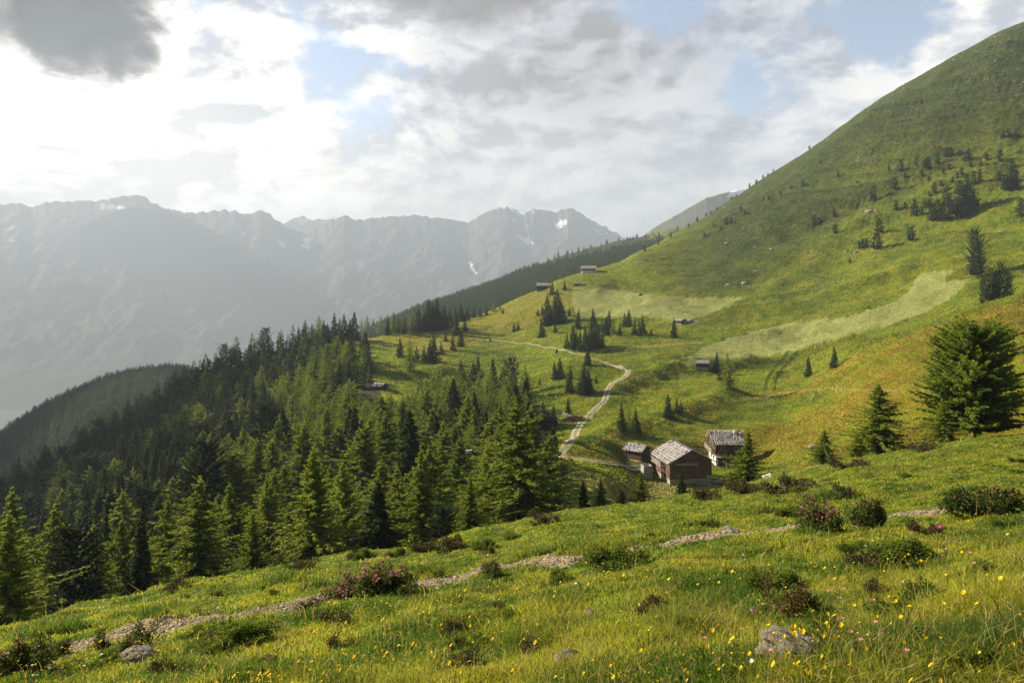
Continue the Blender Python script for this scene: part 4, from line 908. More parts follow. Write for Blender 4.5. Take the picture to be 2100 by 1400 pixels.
def rubble(name, label, n, place, size, m, seed, cat):
    """many stones too many to count, one mesh"""
    g = np.random.default_rng(seed); protos = []
    for k in range(4):
        bm = bmesh.new(); bmesh.ops.create_icosphere(bm, subdivisions=1, radius=1); v = np.array([x.co for x in bm.verts]); f = np.array([[x.index for x in q.verts] for q in bm.faces]); bm.free()
        v = v * g.uniform(.6, 1.15, (len(v), 1)) * [1, .8, .55]; protos.append((v, f))
    Vs, Fs, b = [], [], 0
    for k in range(n):
        p, s = place(g); 
        if p is None: continue
        v, f = protos[k % 4]; a = g.uniform(0, 6.28); ca, sa = math.cos(a), math.sin(a); sc = s * g.lognormal(0, .45) * size
        q = np.stack([(v[:, 0] * ca - v[:, 1] * sa) * sc + p[0], (v[:, 0] * sa + v[:, 1] * ca) * sc + p[1], v[:, 2] * sc + p[2]], -1); Vs.append(q); Fs.append(f + b); b += len(v)
    return tag(link(name, np_mesh(name, np.concatenate(Vs), [np.concatenate(Fs)], m)), label, cat, kind='stuff')
lp = np.array([(p.x, p.y) for p in pl3])
def on_path(g):
    i = g.integers(0, len(lp) - 1); t = g.random(); q = lp[i] * (1 - t) + lp[i + 1] * t + g.normal(0, .17, 2); return (q[0], q[1], float(height(q[0], q[1])) + .004), 1
m_peb = simple_mat('path_stones', (.36, .285, .20), .95, .5, 9, coord='pos')
rubble('gravel', 'loose gravel and chips on the foot path', 1500, on_path, .013, m_peb, 5, 'gravel')
def on_scree(g):
    x = g.uniform(1480, 2140); d = g.uniform(420, 830); i = min(NC - 1, int(np.searchsorted(gx, x))); jj = min(NR - 1, int(np.searchsorted(gd, d))); y = PY[i, jj]
    if fbm(np.array(x / 90.), np.array(y / 50.), 2) < .05 + (y > 260) * .35: return None, 0
    return at_d(x, d), 1
rubble('scree', 'scattered grey stones on the high slope at upper right', 2600, on_scree, .55, simple_mat('scree_stone', (.26, .255, .24), .95, .3, .3, coord='pos'), 6, 'stones')

# heap of stones beside the dark cabin
sh = at(1414, 660, 330); hp2 = []
def on_heap(g):
    r = g.normal(0, 1, 2) * (2.2, 1.1); return (sh.x + r[0], sh.y + r[1], float(height(sh.x + r[0], sh.y + r[1])) + max(0, 1.3 - np.hypot(*(r / (2.2, 1.1))))), 1
o = rubble('stone_heap', 'long heap of grey field stones right of the dark log cabin', 160, on_heap, .42, m_stone, 8, 'stone heap'); del o['kind']
tag(o, kind='thing')

# ------------------------------------------------------------------ shrubs
m_alp = leaf_mat('alpenrose_leaves', (.030, .050, .012), (.10, .12, .022), .25, (.14, .17, .02), .3)
m_bil = leaf_mat('bilberry_leaves', (.022, .05, .009), (.17, .215, .024), .38, (.18, .24, .015), .3)
m_red = leaf_mat('reddish_leaves', (.035, .055, .012), (.17, .085, .030), .3, (.2, .1, .03), .3)
m_heath = leaf_mat('heath_leaves', (.035, .035, .014), (.11, .085, .032), .2, (.12, .10, .02), .3)
m_pink = leaf_mat('pink_blossom', (.37, .11, .15), (.64, .29, .32), .35, None, .2)
m_twig = simple_mat('shrub_twig', (.12, .085, .06), .95, .4, 8)
def shrub_meshes(seed, m, n=2600, leaf=.055, blossom=0):
    g = np.random.default_rng(seed)
    nb = 70; nl = 6; la = g.uniform(0, 6.28, nl); lr = np.sqrt(g.random(nl)) * .72; lh = g.uniform(.35, 1.0, nl); ls = g.uniform(.24, .46, nl); q = g.integers(0, nl, nb)
    ba = g.uniform(0, 6.28, nb); br = np.sqrt(g.random(nb))
    bz = (.16 + .44 * lh[q] * np.sqrt(np.maximum(.05, 1 - br ** 2))) * g.uniform(.7, 1.25, nb)
    B = np.stack([np.cos(la[q]) * lr[q] + np.cos(ba) * br * ls[q], np.sin(la[q]) * lr[q] + np.sin(ba) * br * ls[q], bz], -1)
    k = g.integers(0, nb, n); off = g.normal(size=(n, 3)); off /= np.linalg.norm(off, axis=1)[:, None]; rr = g.random(n)[:, None] ** .5 * np.array([.13, .13, .12])
    P = B[k] + off * rr; low = g.random(n) < .42; P[low, 2] *= g.random(low.sum()); P[:, 2] = np.maximum(P[:, 2], .01)
    d = off + g.normal(0, .5, (n, 3)) + [0, 0, .35]; d /= np.linalg.norm(d, axis=1)[:, None]; w = np.cross(d, g.normal(size=(n, 3))); w /= np.linalg.norm(w, axis=1)[:, None]
    ln = leaf * 1.15 * g.uniform(.7, 1.4, n)[:, None]; wd = ln * .42
    q = np.stack([P, P + d * ln * .5 + w * wd, P + d * ln, P + d * ln * .5 - w * wd], 1).reshape(-1, 3)
    ti = np.clip(.2 + .6 * g.random(nb)[k] + g.normal(0, .15, n), 0, 1)
    fol = np_mesh('foliage', q, [np.arange(n * 4).reshape(n, 4)], m, attrs={'tint': np.repeat(ti, 4)})
    mb = MB()
    for i in range(nb):
        c = B[i]; mb.tube([(c[0] * .15, c[1] * .15, -.08), (c[0] * .6, c[1] * .6, c[2] * .45), tuple(c)], [.014, .010, .005], 4)
    tw = bpy.data.meshes.new('twigs'); tw.from_pydata(mb.v, [], mb.f); tw.materials.append(m_twig); tw.update()
    bl = None
    if blossom:
        Vs = []; ts = []
        for i in range(blossom):
            c = B[i % nb] + g.normal(0, .07, 3) + [0, 0, .12]; t = g.random()
            for a in range(16):
                dd = g.normal(size=3); dd[2] = abs(dd[2]) * .8; dd /= np.linalg.norm(dd); ww = np.cross(dd, g.normal(size=3)); ww /= np.linalg.norm(ww); l = .05
                Vs += [c, c + dd * l * .6 + ww * l * .35, c + dd * l, c + dd * l * .6 - ww * l * .35]; ts += [t] * 4
        bl = np_mesh('blossoms', np.array(Vs), [np.arange(len(Vs)).reshape(-1, 4)], m_pink, attrs={'tint': np.array(ts)})
    return fol, tw, bl
SH = {'rose': [shrub_meshes(70 + k, m_alp, 3000, .055, 75) for k in range(3)], 'rose_few': [shrub_meshes(80 + k, m_alp, 3000, .055, 14) for k in range(2)], 'bil': [shrub_meshes(90 + k, m_bil, 5200, .05) for k in range(3)],
      'red': [shrub_meshes(95 + k, m_red, 2600, .05, 10) for k in range(2)], 'heath': [shrub_meshes(100 + k, m_heath, 2600, .06) for k in range(3)]}
shrubs = []
def shrub(kind, x, ytop, ybase, wpx, name, label, dmin=2, dmax=70, group=None):
    p = at(x, ybase, dmin, dmax); s = p.y / F; R_ = wpx * s / 2 * (1.25 if kind == 'bil' else 1.12); hh = max(.08, (ybase - ytop) * s * (.68 if kind == 'bil' else .8))
    o = empty(name, (p.x, p.y + R_ * .25, float(height(p.x, p.y + R_ * .25)) - .02), random.uniform(0, 6.28)); o.scale = (R_, R_ * .85, hh / .62)
    fo, tw, bl = random.choice(SH[kind]); link('foliage', fo, o); link('twigs', tw, o)
    if bl: link('blossoms', bl, o)
    shrubs.append((p.x, p.y + R_ * .25, R_)); return tag(o, label, 'shrub', group)
AR, BI, HE = 'alpenrose_bush', 'bilberry_bush', 'heath_bush'
for a in [('rose', 790, 1152, 1222, 165, AR, 'big alpenrose bush thick with pink blossoms beside the path, left of centre'),
          ('rose', 705, 1172, 1228, 130, AR, 'pink alpenrose spreading to the left of the biggest blossoming bush'),
          ('rose_few', 845, 1190, 1222, 60, AR, 'low alpenrose wing on the right of the biggest blossoming bush'),
          ('rose', 632, 1222, 1250, 60, AR, 'small blossoming alpenrose at the path edge left of the big pink bushes'),
          ('rose_few', 205, 1285, 1335, 60, AR, 'straggly alpenrose standing in the bare path at lower left'),
          ('rose_few', 285, 1278, 1335, 130, AR, 'alpenrose with reddish buds on the near path edge at lower left'),
          ('rose_few', 55, 1305, 1385, 150, AR, 'dark alpenrose at the lower left corner of the meadow'),
          ('rose_few', 110, 1310, 1345, 55, AR, 'small alpenrose on the gravel right of the dark corner bush'),
          ('bil', 480, 1258, 1322, 150, BI, 'green bilberry hummock below the path, left of the small blossoming alpenrose'),
          ('bil', 190, 1345, 1378, 120, BI, 'low bilberry cushion below the bare path, lower left'),
          ('rose_few', 1010, 1152, 1188, 75, AR, 'sparse alpenrose on the path in the centre'),
          ('bil', 1140, 1160, 1200, 70, BI, 'light green bilberry on the near path edge right of centre'),
          ('bil', 1265, 1118, 1172, 150, BI, 'bilberry hummock with white flowers at the path, right of centre'),
          ('rose', 1020, 1228, 1248, 32, AR, 'single pink alpenrose sprig in the yellow flowers'),
          ('rose', 1690, 1024, 1090, 125, AR, 'pink alpenrose at the path on the right, left half of the pair'),
          ('rose_few', 1770, 1018, 1082, 130, AR, 'alpenrose with bare grey twigs on the right, right half of the pair'),
          ('rose_few', 2040, 985, 1055, 150, AR, 'tall alpenrose at the right picture border above the path'),
          ('bil', 1880, 1085, 1155, 180, BI, 'dark bilberry mound at right with a magenta flower on it'),
          ('bil', 1590, 1150, 1215, 120, BI, 'bilberry patch left of the reddish shrub'),
          ('red', 1628, 1178, 1262, 115, 'reddish_shrub', 'reddish-leaved shrub behind the lichen-spotted boulder'),
          ('bil', 1890, 1178, 1245, 170, BI, 'dark bilberry hollow right of the reddish shrub'),
          ('bil', 1840, 1330, 1392, 190, BI, 'bilberry cushion at the bottom right edge'),
          ('bil', 1720, 1258, 1312, 150, BI, 'bilberry growing round the right side of the boulder'),
          ('bil', 2060, 1330, 1390, 130, BI, 'leafy bilberry in the bottom right corner'),
          ('heath', 925, 1097, 1128, 75, HE, 'round brown-green heath bush on the lip left of the small light larch'),
          ('heath', 872, 1108, 1132, 70, HE, 'low heath bush on the lip left of the round one'),
          ('heath', 1622, 976, 1008, 135, HE, 'long dark heath thicket on the lip below the picnic table'),
          ('heath', 1535, 984, 1012, 90, HE, 'dark heath bush on the lip at the foot of the slender larch'),
          ('heath', 1455, 1000, 1024, 70, HE, 'heath bush on the lip in front of the barn'),
          ('heath', 1745, 938, 958, 90, HE, 'heath patch on the lip left of the upright larch'),
          ('heath', 1120, 1050, 1070, 80, HE, 'heath bush on the lip right of the tallest larch'),
          ('heath', 735, 1128, 1148, 70, HE, 'heath patch on the lip right of the big bright larch'),
          ('heath', 620, 1150, 1166, 70, HE, 'heath patch on the lip under the big bright larch'),
          ('heath', 370, 1190, 1208, 70, HE, 'rusty heath patch on the lip at lower left'),
          ('heath', 1900, 905, 925, 90, HE, 'heath patch on the lip left of the biggest right larch')]:
    shrub(*a)
g = np.random.default_rng(15)
for k in range(46):
    x = g.uniform(20, 2090); ye = float(np.interp(x, [q[0] for q in EDGE], [q[1] for q in EDGE])); yp = float(np.interp(x, [q[0] for q in pathl], [q[1] for q in pathl]))
    y = g.uniform(ye + 12, yp - 8) if k < 20 else g.uniform(yp + 12, min(1385, yp + 230)); wp = g.uniform(26, 62) if k < 20 else g.uniform(36, 95)
    knd = ('heath', 'bil')[int(g.random() < .55)]
    shrub(knd, x, y - wp * g.uniform(.30, .5), y, wp, HE if knd == 'heath' else BI, 'small rust-brown heath clump scattered in the near turf' if knd == 'heath' else 'small dark green bilberry clump scattered in the near turf', group='heath clumps in the near turf' if knd == 'heath' else 'bilberry clumps in the near turf')

# ------------------------------------------------------------------ grass
def grass_mat(name):
    m, nt = mat(name); T = NT(nt); a = T.n('ShaderNodeAttribute', attribute_name='tint').outputs['Color']
    T.out(a, .6, None, transl=.5, spec=.2, tcol=T.vmath('MULTIPLY', a, (1.3, 1.38, .9))); return m
m_grass = grass_mat('grass_blades')
vis = np.zeros((NC, NR)); run = np.minimum.accumulate(PY, axis=1)
vis[:, 1:] = np.maximum(0, run[:, :-1] - run[:, 1:]); vis[:, 1:] += .05 * np.diff(np.log(gd))[None, :] * 60 * (GD[:, 1:] < 70)
vis *= np.gradient(gx)[:, None] * ((PY < 1520) & (GXp > -150) & (GXp < 2250))
def blades(name, n, w, h_of, wide_of, color, label, lean=.45, seed=1):
    g = np.random.default_rng(seed); cw = np.cumsum((vis * w).reshape(-1)); k = np.searchsorted(cw, g.random(n) * cw[-1]); ci, ri = np.unravel_index(np.minimum(k, NC * NR - 1), (NC, NR))
    x = gx[ci] + (g.random(n) - .5) * 3; d = gd[ri] * np.exp((g.random(n) - .5) * .0095); X = d * (x - CX) / F
    keep = np.ones(n, bool)
    Z = terr(x, d); h = h_of(X, d, ci, ri, g); wd = wide_of(d, g)
    if seed == 1:
        br_ = g.random(n) < .30; wd = np.where(br_, wd * 2.3, wd); h = np.where(br_, h * .5, h)      # broad basal leaves
        tall = g.random(n) < .012; h = np.where(tall, h * 2.4 + .03, h); wd = np.where(tall, wd * .8, wd)      # dry stalks
    az = g.uniform(0, 6.28, n); le = np.abs(g.normal(0, lean, n)) + .1; sd = g.uniform(0, 6.28, n)
    up = np.stack([np.cos(az) * np.sin(le), np.sin(az) * np.sin(le), np.cos(le)], -1); sv = np.stack([np.cos(sd), np.sin(sd), np.zeros(n)], -1)
    b = np.stack([X, d, Z - .006 * np.minimum(1, d / 20)], -1); hh = h[:, None]; ww = wd[:, None]
    mid = b + up * hh * .55 + [0, 0, 0]; tip = b + up * hh + np.stack([np.cos(az), np.sin(az), -.4 * np.ones(n)], -1) * hh * .28
    V = np.stack([b - sv * ww, b + sv * ww, mid + sv * ww * .75, mid - sv * ww * .75, tip], 1).reshape(-1, 3)
    i = np.arange(n)[:, None] * 5; q = i + np.array([[0, 1, 2, 3]]); t = i + np.array([[3, 2, 4]])
    c = color(X, d, ci, ri, g)
    if seed == 1: c[tall] = lerp((.36, .28, .11), (.24, .17, .06), g.random(tall.sum()))
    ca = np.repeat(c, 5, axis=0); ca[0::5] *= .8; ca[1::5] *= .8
    return tag(link(name, np_mesh(name, V, [q, t], m_grass, attrs={'tint': ca})), label, 'grass', kind='stuff')
def lerp(a, b, t): return np.asarray(a)[None] * (1 - t[:, None]) + np.asarray(b)[None] * t[:, None]
TUS = [(1210, 1118, 1.0), (1165, 1122, .8), (1700, 1028, 1.1), (1655, 1040, .8), (360, 1258, .45), (540, 1200, .6), (580, 1192, .5), (890, 1178, .35), (640, 1205, .4), (1580, 1050, .7), (1090, 1140, .5), (1960, 1010, .6), (1440, 1075, .6), (300, 1262, .3), (150, 1295, .35), (2080, 1330, .35), (1380, 1290, .3), (1050, 1330, .25)]
tus = [(at(x, y, 2, 60), r) for x, y, r in TUS]
def tusf(X, Y):
    t = np.zeros(len(X))
    for p, r in tus: t = np.maximum(t, np.exp(-((X - p.x) ** 2 + (Y - p.y) ** 2) / (r * r) * 1.6))
    return t
def h_near(X, d, ci, ri, g):
    cl = sstep(-.3, .6, fbm(X / .55, d / .55, 2)); t = tusf(X, d)
    return (.028 + .055 * cl * g.random(len(X)) + .02 * g.random(len(X)) + .28 * t * np.minimum(1, d / 9) * g.uniform(.5, 1, len(X))) * (1 + .5 * sstep(10, 40, d)) * (1 + (g.random(len(X)) < .02) * 1.8)
def c_near(X, d, ci, ri, g):
    n = len(X); a = sstep(-.5, .6, fbm(X / 1.1 + 4, d / 1.1, 3) + g.normal(0, .22, n)); c = lerp((.055, .115, .008), (.325, .315, .03), a)
    dry = (g.random(n) < .10 + .10 * sstep(.1, .6, fbm(X / 2.3, d / 2.3, 2))); c[dry] = lerp((.34, .27, .09), (.20, .16, .045), g.random(dry.sum()))
    t = tusf(X, d); c = c * (1 - t[:, None] * .75) + np.array((.05, .10, .014)) * t[:, None] * .75
    rus = sstep(.15, .6, fbm(X / 4 + 9, d / 4, 2)) * sstep(18, 30, d) * .6 * (g.random(n) < .6); c = c * (1 - rus[:, None]) + np.array((.17, .12, .035)) * rus[:, None]
    return c * g.uniform(.6, 1.35, (n, 1))
wnear = (GD < 64) * (1 - bare * .90) * (.30 + .70 * sstep(-.35, .25, fbm(WX / .5, WY / .5, 2))) * (GD > 2.0)
for rx_, ry_, rr_ in near_rocks: wnear = wnear * (1 - .97 * (np.hypot((WX - rx_) / (rr_ * 1.05), (WY - ry_) / (rr_ * 1.25)) < 1))
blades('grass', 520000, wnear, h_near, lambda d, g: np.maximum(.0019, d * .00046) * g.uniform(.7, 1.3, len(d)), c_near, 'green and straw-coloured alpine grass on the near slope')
def h_far(X, d, ci, ri, g): return (.16 + .0011 * d) * g.uniform(.6, 1.4, len(X)) * (1 - .55 * mown[ci, ri])
def c_far(X, d, ci, ri, g):
    n = len(X); a = sstep(-.6, .7, fbm(X / 7, d / 7, 3) + g.normal(0, .25, n)); c = lerp((.10, .165, .010), (.29, .275, .018), a)
    o_ = orange[ci, ri] * (g.random(n) < .62); c = c * (1 - o_[:, None]) + lerp((.33, .20, .018), (.25, .155, .02), g.random(n)) * o_[:, None]
    q = gold[ci, ri] * g.random(n); c = c * (1 - q[:, None]) + np.array((.34, .25, .05)) * q[:, None]
    q = mown[ci, ri]; rows = .5 + .5 * np.sin(2 * math.pi * (terr(gx[ci], gd[ri]) / 1.1 + 1.2 * fbm(X / 30, d / 30, 2))); c = c * (1 - q[:, None]) + lerp((.205, .235, .05), (.38, .385, .12), .65 * rows + .35 * g.random(n)) * q[:, None]
    q = hay[ci, ri] * (g.random(n) < .8); c = c * (1 - q[:, None]) + lerp((.38, .33, .12), (.13, .13, .03), sstep(.45, .8, g.random(n))) * q[:, None]
    c = c * (.72 + .5 * sstep(-.5, .5, fbm(X / 38 + 2, d / 38, 3)))[:, None]
    c = c * (1 - .4 * hill_shade[ci, ri] * sstep(.0, .35, fbm(X / 14, d / 14, 3)))[:, None]
    q = hill_shade[ci, ri] * .82; c = c * (1 - q[:, None]) + np.array((.042, .056, .012)) * q[:, None]  # the upper hill's painted shade again, in the blade colour
    q = trail[ci, ri] * .8; c = c * (1 - q[:, None]) + np.array((.36, .32, .10)) * q[:, None]
    q = rutd[ci, ri] * .85; c = c * (1 - q[:, None]) + np.array((.05, .095, .012)) * q[:, None]
    return c * (1 + (g.random(n) - .5) * (.5 - .3 * sstep(250, 500, d)))[:, None]
wfar = ((GD > 60) & (GD < 700)) * (1 - ffl) * (1 - .4 * mown)
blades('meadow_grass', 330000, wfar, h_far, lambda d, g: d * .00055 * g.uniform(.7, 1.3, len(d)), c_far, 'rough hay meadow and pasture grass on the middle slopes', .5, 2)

# ------------------------------------------------------------------ flowers
def flat_mat(name, col, tr=.3):
    m, nt = mat(name); T = NT(nt); r = T.rand(); c = T.mix(r, tuple(x * .8 for x in col), tuple(min(1, x * 1.15) for x in col)); T.out(c, .6, None, transl=tr, spec=.2); return m
m_yel = flat_mat('yellow_petal', (.80, .58, .015)); m_whi = flat_mat('white_petal', (.78, .76, .70)); m_pnk = flat_mat('pink_plume', (.58, .30, .24)); m_mag = flat_mat('magenta_petal', (.60, .06, .34)); m_stem = flat_mat('flower_stem', (.09, .13, .02))
def flower_mesh(name, m, r, h, npet, cup, seed, layers=2):
    g = random.Random(seed); mb = MB(); lean = (g.uniform(-.2, .2) * h, g.uniform(-.2, .2) * h)
    mb.tube([(0, 0, -.02), (lean[0] * .4, lean[1] * .4, h * .6), (lean[0], lean[1], h)], [.0022, .0018, .0014], 4); ns = len(mb.f); c = Vector((lean[0], lean[1], h)); tx, ty = g.uniform(-.5, .2), g.uniform(-.6, .1)
    for L_ in range(layers):
        for k in range(npet):
            a = 6.283 * (k + .5 * L_) / npet; rr = r * (1 - .35 * L_) * g.uniform(.85, 1.1); z = cup * rr * (1 + L_) 
            d = Vector((math.cos(a), math.sin(a), 0)); s = Vector((-d.y, d.x, 0)) * rr * 2.6 / npet
            ps = [c + d * rr * .12, c + d * rr * .7 + s + Vector((0, 0, z * .7)), c + d * rr + Vector((0, 0, z)), c + d * rr * .7 - s + Vector((0, 0, z * .7))]
            ps = [p + Vector((0, 0, tx * (p - c).x + ty * (p - c).y)) for p in ps]; mb.add(ps, [(0, 1, 2, 3)])
    me = bpy.data.meshes.new(name); me.from_pydata(mb.v, [], mb.f); me.materials.append(m_stem); me.materials.append(m); me.polygons.foreach_set('material_index', [0] * ns + [1] * (len(mb.f) - ns)); me.update(); return me
YF = [flower_mesh('yellow_flower', m_yel, .0115 * q, h, 9, .35, k) for k, (q, h) in enumerate([(1, .09), (.85, .12), (1.15, .10), (.9, .14), (1.05, .08)])]
WF = [flower_mesh('white_flower', m_whi, .012, h, 7, .5, k + 20) for k, h in enumerate((.14, .18, .11))]
PF = [flower_mesh('pink_seedhead', m_pnk, .015, h, 14, .75, k + 30, 3) for k, h in enumerate((.15, .2, .12))]
MF = flower_mesh('magenta_flower', m_mag, .026, .2, 12, .6, 50, 3)
g = np.random.default_rng(77)
dens = vis * ((GD < 26) & (GD > 2.2)) * (1 - dirt) * (pd > .25) * (PY > 1050) * (.25 + 1.4 * sstep(-.1, .7, fbm(WX / 1.6 + 3, WY / 1.6, 2))) * (WY < np.interp(GXp, [p[0] for p in PATHL], [p[1] for p in PATHL]) * 1.05)
cw = np.cumsum(dens.reshape(-1)); k = np.searchsorted(cw, g.random(1150) * cw[-1]); ci, ri = np.unravel_index(np.minimum(k, NC * NR - 1), (NC, NR))
fl = [(float(gd[r]), float(gx[c] + g.uniform(-1.5, 1.5))) for c, r in zip(ci, ri)]; fl.sort()
for d, x in fl[:295]:
    o = link('yellow_flower', random.choice(YF)); o.location = at_d(x, d * random.uniform(.997, 1.003)); o.rotation_euler.z = random.uniform(0, 6.28); s = random.uniform(.85, 1.25) * (.36 + .055 * d); o.scale = (s, s, random.uniform(.7, 1.2)); tag(o, 'small yellow flower in the near grass below the path', 'flower', 'yellow flowers in the near meadow')
vv, ff, mi = [], [], []
for d, x in fl[295:]:
    me = random.choice(YF); p = at_d(x, d); b = len(vv); s = random.uniform(.85, 1.3) * (.62 + .035 * d); a = random.uniform(0, 6.28); ca, sa = math.cos(a) * s, math.sin(a) * s
    vv += [(v.co.x * ca - v.co.y * sa + p.x, v.co.x * sa + v.co.y * ca + p.y, v.co.z + p.z) for v in me.vertices]
    for q in me.polygons: ff.append([b + i for i in q.vertices]); mi.append(q.material_index)
me = bpy.data.meshes.new('flower_carpet'); me.from_pydata(vv, [], ff); me.materials.append(m_stem); me.materials.append(m_yel); me.polygons.foreach_set('material_index', mi); me.update()
tag(link('flower_carpet', me), 'many further yellow flowers sprinkled up to the path', 'flowers', kind='stuff')
def bloom(mesh, name, x, y, label, group, s=1.):
    p = at(x, y, 2, 30); o = link(name, mesh); o.location = p; o.rotation_euler.z = random.uniform(0, 6.28); o.scale = (s, s, s); tag(o, label, 'flower', group)
for x, y in [(1722, 1260), (1678, 1290), (1716, 1310), (1738, 1300), (1545, 1318), (1753, 1345), (1754, 1358), (1785, 1325), (1800, 1322), (1568, 1398), (1942, 1190), (1990, 1190), (1978, 1160), (1930, 1170), (1855, 1275), (1210, 1165), (1240, 1172), (1255, 1160), (1300, 1165), (1220, 1185), (310, 1345), (280, 1340), (1845, 1395), (1440, 1392), (1630, 1150), (1620, 1165), (1650, 1160)]:
    bloom(random.choice(PF), 'pink_seedhead', x + 2, y + 12, 'fluffy pink seed head on a thin stem in the near meadow', 'pink seed heads', random.uniform(.8, 1.15))
for x, y in [(445, 1275), (430, 1268), (452, 1262), (470, 1262), (485, 1258), (505, 1256), (520, 1258), (415, 1280), (412, 1278), (70, 1400), (80, 1398), (105, 1390), (60, 1388), (200, 1375), (178, 1395), (640, 1252), (655, 1250), (700, 1240), (710, 1245), (672, 1255), (1284, 1140), (1300, 1138), (1325, 1142), (1519, 1160), (1770, 1165), (1510, 1175), (1550, 1395), (1370, 1100), (895, 1255), (1172, 1245)]:
    bloom(random.choice(WF), 'white_flower', x, y + 6, 'small white flower at the path edge or in the near grass', 'white flowers', random.uniform(.8, 1.2))
bloom(MF, 'magenta_flower', 1922, 1128, 'single magenta flower head on the dark bilberry mound at right', None, 1.0)



# ------------------------------------------------------------------ air, light, sky, camera
SUN_AZ, SUN_EL = math.radians(-65), math.radians(25)      # azimuth from +Y, negative to the left
hm, nt = mat('haze'); T = NT(nt)
pv = T.n('ShaderNodeVolumePrincipled'); pv.inputs['Color'].default_value = (.475, .555, .665, 1); pv.inputs['Density'].default_value = .000155; pv.inputs['Anisotropy'].default_value = .1
o = T.n('ShaderNodeOutputMaterial'); nt.links.new(pv.outputs[0], o.inputs['Volume'])
hz = MB().box((0, 5400, 80), (13000, 6000, 1000)).build('haze', hm); tag(hz, kind='stuff')

sun = bpy.data.lights.new('sun', 'SUN'); sun.energy = 5.0; sun.angle = math.radians(.6); sun.color = (1, .885, .69)
so = bpy.data.objects.new('sun', sun); COL.objects.link(so)
sd = Vector((math.sin(SUN_AZ) * math.cos(SUN_EL), math.cos(SUN_AZ) * math.cos(SUN_EL), math.sin(SUN_EL)))
so.rotation_euler = sd.to_track_quat('Z', 'Y').to_euler()

def shade_cloud(spots, label, dist, seed):  # unseen puffs added towards the sun, shaped to shade the given ground spots
    import bmesh
    g = np.random.default_rng(seed); Vs, Fs, b = [], [], 0
    bm = bmesh.new(); bmesh.ops.create_icosphere(bm, subdivisions=3, radius=1); v0 = np.array([x.co for x in bm.verts]); f0_ = np.array([[x.index for x in q.verts] for q in bm.faces]); bm.free()
    for x, d, r in spots:
        c = at_d(x, d) + sd * dist
        for k in range(3):
            o = g.uniform(-40, 40, 2); v = v0 * (1 + .30 * fbm(v0[:, 0] * 1.6 + o[0], v0[:, 1] * 1.6 + v0[:, 2] + o[1], 4))[:, None]
            q = v * r * g.uniform(.6, 1.0) * [1, 1, .62] + np.array(c) + g.normal(0, r * .35, 3) * [1, 1, .4]; Vs.append(q); Fs.append(f0_ + b); b += len(v)
    V = np.concatenate(Vs); V[:, 2] = np.maximum(V[:, 2], 1120)
    m, nt = mat('shade_cloud'); T = NT(nt); T.out((.9, .9, .9), 1, None, transl=.5, spec=0)
    tag(link('shade_cloud', np_mesh('shade_cloud', V, [np.concatenate(Fs)], m, True)), label, 'shade_cloud', kind='stuff')
shade_cloud([(0, 250, 24), (90, 240, 22), (190, 285, 30), (280, 250, 18), (350, 285, 26), (430, 310, 26), (-80, 260, 40), (40, 180, 16), (-40, 560, 45), (60, 640, 50), (150, 700, 50), (230, 760, 50), (310, 800, 45), (-140, 520, 60)], 'unseen ragged clouds left of the view, added to shade the left wood and spur', 3100, 4)

w = bpy.data.worlds.new('World'); S.world = w; w.use_nodes = True
nt = w.node_tree; nt.nodes.clear(); T = NT(nt)
D = T.n('ShaderNodeTexCoord').outputs['Generated']
sky = T.n('ShaderNodeTexSky', sky_type='NISHITA'); sky.sun_disc = False; sky.sun_elevation = SUN_EL; sky.sun_rotation = SUN_AZ; sky.altitude = 2000
SKY_S = .12
def dirpx(x, y): return Vector(((x - CX) / F, 1, (HZ - y) / F)).normalized()
def blob(x, y, rad, amp=1., soft=.0):
    """soft round patch of sky around a direction; rad in px of the reference frame"""
    c = dirpx(x, y); a = math.atan(rad / F)
    d = T.vmath('DOT_PRODUCT', D, tuple(c))
    return T.ramp(d, math.cos(a), math.cos(a * soft), 0, amp)
def total(parts):
    r = parts[0]
    for p in parts[1:]: r = T.math('ADD', r, p)
    return r
def scaled(v, k):
    x = T.n('ShaderNodeVectorMath', operation='SCALE'); T.set(x.inputs[0], v); T.set(x.inputs['Scale'], k); return x.outputs[0]
sp = T.n('ShaderNodeSeparateXYZ'); T.set(sp.inputs[0], D)
el = sp.outputs[2]
def field(off):
    v = T.map(D, (1, 1, 1.75), loc=off)
    w_ = T.noise(v, 3.2, 3, .5, out='Color'); v2 = T.vmath('ADD', v, scaled(T.vmath('SUBTRACT', w_, (.5, .5, .5)), .16))
    return T.math('ADD', T.math('MULTIPLY', T.noise(v2, 4.6, 12, .60), .72), T.math('MULTIPLY', T.noise(T.map(v2, loc=(5.2, 1.7, 3.3)), 13., 9, .62), .28))
f0 = field((0, 0, 0)); f1 = field((.022, -.010, -.030))     # the second sample lies towards the sun
relief = T.math('SUBTRACT', f0, f1)
f3 = T.noise(T.map(D, (1, 1, 1.5)), 17, 8, .62, .5)
fb = T.noise(T.map(D, (1, 1, 2.2), loc=(2, 9, 4)), 3.0, 6, .55, .4)
